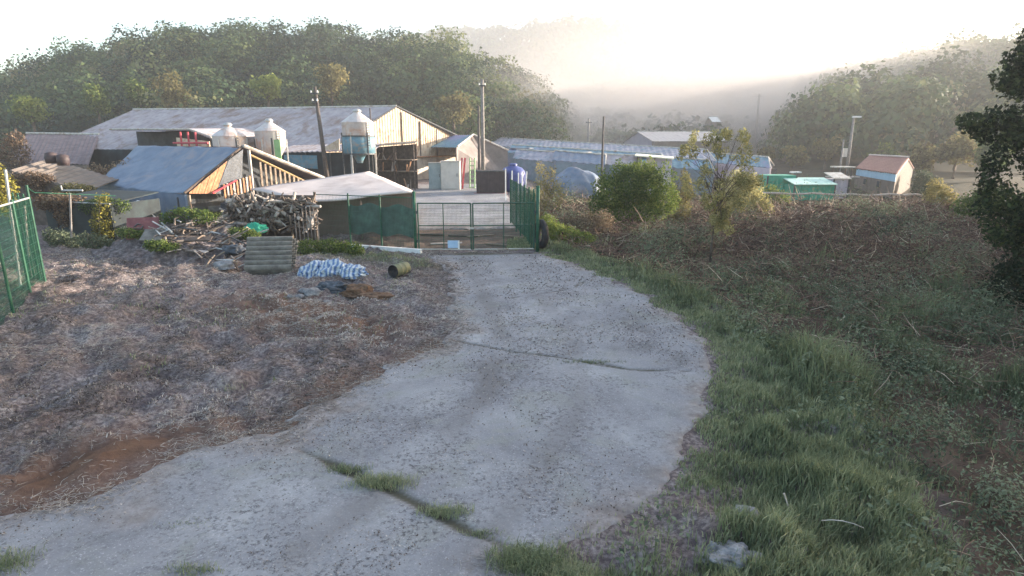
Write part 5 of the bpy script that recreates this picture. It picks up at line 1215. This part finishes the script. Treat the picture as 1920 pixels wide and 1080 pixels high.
q0 = gp(1470, 925, .42); q1 = gp(1482, 962, .15); tag(MB().tube([q0, q1], [.01, .006], 6).build('short_stick', 'wood_pale'), 'short pale stick standing upright in the verge grass', 'stick')

# ------------------------------------------------------------------ grass and weeds
def scatter(n, x0, x1, y0, y1, f):
    x = rng.uniform(x0, x1, n); y = rng.uniform(y0, y1, n); k = rng.random(n) < f(x, y); return x[k], y[k]
# distance-thinned: more plants near the camera
def near_bias(n, x0, x1, y0, y1):
    y = y0 * (y1 / y0) ** rng.random(n); return rng.uniform(x0, x1, n), y

# verge grass on the right of the drive
x, y = near_bias(330000, -1, 9, 3.4, 26)
ddr = sdist(x, y, DRIVE); xv = xr_verge(y)
den = sstep(-.12, .25, ddr + fbm(x, y, 2.0, 3, 31) * .5) * sstep(.9, -.2, x - xv + fbm(x, y, 1.2, 3, 33) * .8)
bare = sstep(.15, .6, fbm(x, y, .9, 3, 35) + .9 * sstep(1.3, .2, np.hypot(x - gp(1190, 1000).x, (y - gp(1190, 1000).y) * .8)))
k = (rng.random(len(x)) < den * (1 - .92 * bare)) & (x > -.2)
x, y = x[k], y[k]; z = gz(x, y)
edge = sstep(.0, 1.2, sdist(x, y, DRIVE)); clump = sstep(-.3, .5, fbm(x, y, 1.4, 3, 41))
h_ = (.09 + .17 * edge * (.45 + .9 * clump)) * rng.uniform(.5, 1.25, len(x))
ti = np.clip(.50 + .3 * fbm(x, y, .7, 3, 43) + .22 * rng.normal(size=len(x)) + .15 * (1 - edge), 0, 1)
v, q_, t_, tt = blades(np.stack([x, y, z - .01], 1), h_, .0075 + .0011 * y, .2 + .5 * rng.random(len(x)), ti)
tag(npmesh('verge_grass', v, quads=q_, tris=t_, tint=tt, mat='blade'), kind='stuff')
# seed heads / leafy plants in the verge
x, y = near_bias(16000, 1, 9, 3.4, 24); xv = xr_verge(y); k = (sdist(x, y, DRIVE) > .25) & (x < xv + .4) & (fbm(x, y, 1.1, 3, 47) > -.05); x, y = x[k], y[k]
P = np.stack([x, y, gz(x, y) + rng.uniform(.08, .36, len(x))], 1); v, q_ = leaves(P, .05 + .04 * rng.random(len(x)), np.tile([0, 0, 1.0], (len(x), 1)), .6, .5)
tag(npmesh('verge_weeds', v, quads=q_, tint=np.repeat(np.clip(.55 + .25 * rng.normal(size=len(x)), 0, 1), 4), mat='weed'), kind='stuff')

# weeds of the lot: leafy clumps, denser and greener near the camera
x, y = near_bias(620, 2.0, 24, 4.0, 42)
xv = xr_verge(y); gr_m = sstep(20, 11, y) * .85 + .6 * sstep(-.05, .35, fbm(x, y, .35, 3, 51)) + .12 + .35 * sstep(32, 40, y) * sstep(14, 6, x)
k = (x > xv - .1) & (rng.random(len(x)) < gr_m); x, y = x[k], y[k]
R0 = rng.uniform(.4, 1.05, len(x)) ** 1.3 * (1 + .03 * y); H0 = R0 * rng.uniform(.7, 1.4, len(x)); per = 480
kk = np.repeat(np.arange(len(x)), per); d = rng.normal(size=(len(kk), 3)); d /= np.linalg.norm(d, axis=1)[:, None]; d[:, 2] = np.abs(d[:, 2])
rad = rng.random(len(kk)) ** .25 * (1 + .25 * np.sin(5 * np.arctan2(d[:, 1], d[:, 0]) + kk))
P = np.stack([x[kk] + d[:, 0] * R0[kk] * rad, y[kk] + d[:, 1] * R0[kk] * rad, gz(x, y)[kk] + d[:, 2] * H0[kk] * rad], 1)
v, q_ = leaves(P, (.036 + .0032 * y[kk]) * rng.uniform(.5, 1.3, len(kk)), d + np.array([0, 0, .4]), .45, .4)
bt = np.clip(.5 + .3 * rng.normal(size=len(x)), .05, .98)
tag(npmesh('lot_weeds', v, quads=q_, tint=np.repeat(np.clip(bt[kk] + .07 * rng.normal(size=len(kk)), 0, 1), 4), mat='weed'), kind='stuff')
# tall thin blades between them
x, y = near_bias(230000, 2, 22, 4, 34); xv = xr_verge(y); k = (x > xv - .2) & (rng.random(len(x)) < .08 + .9 * sstep(-.12, .22, fbm(x, y, .75, 3, 55)) * sstep(27, 9, y)); x, y = x[k], y[k]
v, q_, t_, tt = blades(np.stack([x, y, gz(x, y)], 1), rng.uniform(.3, 1.1, len(x)) * (.22 + .75 * sstep(-.1, .55, fbm(x, y, .75, 3, 55))), .008 + .0011 * y, .25 + .7 * rng.random(len(x)), np.clip(.30 + .5 * fbm(x, y, 1.1, 2, 57) + .14 * rng.normal(size=len(x)), 0, 1))
tag(npmesh('lot_grass', v, quads=q_, tris=t_, tint=tt, mat='blade'), kind='stuff')
# dead stalks and brambles
x, y = near_bias(70000, 2, 34, 4.5, 45); xv = xr_verge(y)
k = (x > xv + .15) & (np.hypot(x - sb.x, (y - sb.y + 1.6) * .5) > .8) & (rng.random(len(x)) < .12 + .95 * sstep(9, 17, y) * sstep(-.45, .15, fbm(x, y, .5, 3, 61))); x, y = x[k], y[k]; n = len(x)
e = rng.normal(.25, .4, n); a = rng.uniform(0, 2 * math.pi, n)
D = np.stack([np.cos(a) * np.cos(e), np.sin(a) * np.cos(e), np.abs(np.sin(e))], 1)
v, q_, tt = sticks(np.stack([x, y, gz(x, y) + rng.random(n) ** 1.5 * .55], 1), D, rng.uniform(.2, .75, n) * (.5 + .035 * y), .003 + .00045 * y * rng.uniform(.5, 1.5, n), np.clip(.42 + .25 * rng.normal(size=n), 0, 1))
tag(npmesh('dead_brush', v, quads=q_, tint=tt, mat='stalk'), kind='stuff')
# withered leaves in the brush
x, y = near_bias(70000, 2, 34, 6, 45); xv = xr_verge(y); k = (x > xv + .2) & (np.hypot(x - sb.x, (y - sb.y + 1.6) * .5) > .8) & (rng.random(len(x)) < sstep(11, 20, y) * .8); x, y = x[k], y[k]
P = np.stack([x, y, gz(x, y) + .6 * rng.random(len(x)) ** 1.3 * (1 + .6 * fbm(x, y, .6, 3, 63))], 1); v, q_ = leaves(P, .05 + .0035 * y, None, 1, .45)
tag(npmesh('withered_leaves', v, quads=q_, tint=np.repeat(np.clip(.32 + .2 * fbm(x, y, .5, 2, 65) + .2 * rng.normal(size=len(x)), 0, 1), 4), mat='stalk'), kind='stuff')
# lit grass on the lot's far edge and beside the gate
x, y = near_bias(40000, 1.2, 30, 23, 47); k = (x > xr_verge(y)) & (rng.random(len(x)) < np.maximum(sstep(10, 3, x) * sstep(-.3, .3, fbm(x, y, .6, 3, 77)), sstep(38, 43, y) * .7 * sstep(26, 10, x))); x, y = x[k], y[k]
v, q_, t_, tt = blades(np.stack([x, y, gz(x, y)], 1), rng.uniform(.15, .5, len(x)), .03, .5 + .5 * rng.random(len(x)), np.clip(.72 + .2 * rng.normal(size=len(x)), 0, 1))
tag(npmesh('sunlit_grass', v, quads=q_, tris=t_, tint=tt, mat='blade'), kind='stuff')
# straw thatch over the earth on the left
x, y = near_bias(240000, -19, 1, 5, 24); ds = sdist(x, y, DRIVE)
k = (rng.random(len(x)) < sstep(-.55, .15, ds + .5 * fbm(x, y, 1.5, 3, 79))) & (x < 0) & (rng.random(len(x)) < sstep(-.5, .25, fbm(x, y, .9, 4, 71)) * (1 - .97 * sstep(.3, -.3, sdist(x, y, RED[1])))); x, y, ds = x[k], y[k], ds[k]; n = len(x)
a = rng.uniform(0, 2 * math.pi, n); D = np.stack([np.cos(a), .7 * np.sin(a), rng.normal(.08, .18, n)], 1)
v, q_, tt = sticks(np.stack([x, y, np.maximum(gz(x, y) + .008, np.where(ds < .05, base(x, y) + .04, -9))], 1), D, rng.uniform(.03, .14, n), .0012 + .00028 * y, np.clip(.54 + .8 * fbm(x, y, .55, 3, 93) + .22 * rng.normal(size=n), 0, 1))
tag(npmesh('straw_litter', v, quads=q_, tint=tt, mat='straw'), kind='stuff')
# dead grass tussocks over the earth
x, y = near_bias(2600, -18, -.5, 5.5, 24); k = (sdist(x, y, DRIVE) > .25) & (fbm(x, y, .7, 3, 91) > -.05) & (sdist(x, y, RED[1]) > .1); x, y = x[k], y[k]; per = 34
kk = np.repeat(np.arange(len(x)), per); rr_ = rng.uniform(.05, .22, len(x)); X_ = x[kk] + rr_[kk] * rng.normal(size=len(kk)) * 1.2; Y_ = y[kk] + rr_[kk] * rng.normal(size=len(kk)) * .7
v, q_, t_, tt = blades(np.stack([X_, Y_, gz(X_, Y_) - .01], 1), rng.uniform(.025, .08, len(kk)) * (.6 + rr_[kk] * 4), .006 + .0011 * Y_, .9 + .8 * rng.random(len(kk)), np.clip((.46 + .75 * fbm(x, y, .55, 3, 93) + .2 * rng.normal(size=len(x)))[kk] + .2 * rng.normal(size=len(kk)), 0, 1))
tag(npmesh('dead_grass', v, quads=q_, tris=t_, tint=tt, mat='straw'), kind='stuff')
# short grass on the left bank
x, y = near_bias(90000, -16, -3, 9, 24); g_m = np.maximum.reduce([sstep(1.0, -.4, sdist(x, y, p)) for p in GRN]); k = (sdist(x, y, DRIVE) > .1) & (rng.random(len(x)) < np.maximum(g_m * .75, .06 * (fbm(x, y, .8, 3, 75) > .2))); x, y = x[k], y[k]
v, q_, t_, tt = blades(np.stack([x, y, gz(x, y)], 1), rng.uniform(.05, .18, len(x)), .018, .5 + .5 * rng.random(len(x)), np.clip(.6 + .2 * rng.normal(size=len(x)), 0, 1))
tag(npmesh('bank_grass', v, quads=q_, tris=t_, tint=tt, mat='blade'), kind='stuff')
# leaf and grit litter on the concrete
x, y = near_bias(70000, -9, 4.5, 4.2, 23); ds = sdist(x, y, DRIVE); k = (ds < -.1) & (rng.random(len(x)) < sstep(-.25, .35, fbm(x, y, .8, 4, 81))); x, y = x[k], y[k]; n = len(x)
P = np.stack([x, y, base(x, y) + .045 + fbm(x, y, .6, 3, 6) * .025], 1); v, q_ = leaves(P, (.010 + .0020 * y) * rng.uniform(.4, 1.5, n), np.tile([0, 0, 1.0], (n, 1)), .35, .6)
tag(npmesh('leaf_litter', v, quads=q_, tint=np.repeat(np.clip(.12 + .4 * rng.normal(size=n), 0, 1), 4), mat='straw'), kind='stuff')

# tufts in the joint and at the frame bottom: each a thing
def tuft(px_, py_, n, rx, ry, h, label, tint=.6, stemmy=0):
    c = gp(px_, py_, .03); r = empty('grass_tuft', c, label, 'grass tuft', None)
    x = c.x + rx * np.clip(rng.normal(size=n) * .5, -1.1, 1.1); y = c.y + ry * np.clip(rng.normal(size=n) * .5, -1.1, 1.1)
    v, q_, t_, tt = blades(np.stack([x, y, np.full(n, c.z - .02)], 1), h * rng.uniform(.4, 1.2, n), .007, .5 + .5 * rng.random(n), np.clip(tint + .2 * rng.normal(size=n), 0, 1))
    npmesh('blades', v, quads=q_, tris=t_, tint=tt, mat='blade', parent=r)
tuft(715, 905, 900, .42, .16, .14, 'largest grass tuft growing in the concrete joint', .72)
tuft(650, 880, 350, .30, .10, .09, 'sparse grass tuft at the upper end of the concrete joint', .5)
tuft(835, 960, 450, .30, .12, .12, 'grass tuft low down in the concrete joint', .68)
tuft(905, 1000, 160, .25, .08, .07, 'tiny grass tuft near the bottom of the concrete joint', .55)
tuft(985, 1055, 1500, .36, .2, .20, 'lush green tuft at the bottom edge of the drive', .5)
tuft(1060, 1075, 700, .3, .15, .14, 'yellowish tuft beside the lush green one', .85)
tuft(365, 1068, 260, .28, .1, .08, 'small tuft on the concrete at the bottom left', .6)
tuft(10, 1060, 500, .3, .2, .15, 'grass tuft in the bottom left corner', .5)
tuft(345, 980, 120, .3, .1, .04, 'flat sparse tuft on the concrete left of the joint', .55)
tuft(1100, 678, 420, .7, .10, .07, 'thin weed line along the second concrete joint', .3)
tuft(435, 718, 500, .28, .3, .16, 'olive weed tuft at the edge of the dark soil', .75)

# ------------------------------------------------------------------ morning haze
M['haze'] = m = bpy.data.materials.new('haze'); m.use_nodes = True; nt = m.node_tree
nt.nodes.remove(nt.nodes['Principled BSDF']); pv = nt.nodes.new('ShaderNodeVolumePrincipled')
pv.inputs['Color'].default_value = (.60, .615, .645, 1); pv.inputs['Density'].default_value = .00105; pv.inputs['Anisotropy'].default_value = .32
nt.links.new(pv.outputs[0], nt.nodes['Material Output'].inputs['Volume'])
zlo, zhi = -6.0, 225.0
mb = MB(); cs = []
for z in (zlo, zhi):
    for dd, nn in ((0, 0), (0, 1), (1, 1), (1, 0)):
        p = BN * BOX_N[nn] + BD * BOX_D[dd]; cs.append((p[0], p[1], z))
mb.add(cs, [(0, 3, 2, 1), (4, 5, 6, 7), (0, 1, 5, 4), (1, 2, 6, 5), (2, 3, 7, 6), (3, 0, 4, 7)])
hz = mb.build('haze', 'haze'); tag(hz, kind='stuff')

# ------------------------------------------------------------------ low mist lying in the valley
M['mist'] = m = bpy.data.materials.new('mist'); m.use_nodes = True; nt = m.node_tree
nt.nodes.remove(nt.nodes['Principled BSDF']); pv = nt.nodes.new('ShaderNodeVolumePrincipled')
pv.inputs['Color'].default_value = (.74, .70, .68, 1); pv.inputs['Anisotropy'].default_value = .3
# the bank thins towards its rim and is wispy inside
tc = nt.nodes.new('ShaderNodeTexCoord'); ln = nt.nodes.new('ShaderNodeVectorMath'); ln.operation = 'LENGTH'; nt.links.new(tc.outputs['Object'], ln.inputs[0])
rm = nt.nodes.new('ShaderNodeMapRange'); rm.interpolation_type = 'SMOOTHSTEP'; rm.inputs['From Min'].default_value = 1.0; rm.inputs['From Max'].default_value = .25; rm.inputs['To Min'].default_value = 0; rm.inputs['To Max'].default_value = .055
nt.links.new(ln.outputs['Value'], rm.inputs['Value'])
wn = noise_n(nt, 2.2, 3, .55, tc.outputs['Object'], .8); wm = nt.nodes.new('ShaderNodeMapRange'); wm.inputs['From Min'].default_value = .35; wm.inputs['From Max'].default_value = .65; wm.inputs['To Min'].default_value = .35; wm.inputs['To Max'].default_value = 1.3
nt.links.new(wn, wm.inputs['Value']); mm = nt.nodes.new('ShaderNodeMath'); mm.operation = 'MULTIPLY'; nt.links.new(rm.outputs[0], mm.inputs[0]); nt.links.new(wm.outputs[0], mm.inputs[1]); nt.links.new(mm.outputs[0], pv.inputs['Density'])
nt.links.new(pv.outputs[0], nt.nodes['Material Output'].inputs['Volume'])
for i, (px_, py_, Y, r3) in enumerate(((1330, 258, 165, (96, 50, 34)), (1000, 235, 118, (26, 18, 13)), (1720, 262, 150, (56, 38, 26)))):
    c = at(px_, py_, Y); o = tag(lump('mist', c, (1, 1, 1), 'mist', .05, 1.3, 4, flat=False, seed=40 + i), kind='stuff'); o.scale = r3
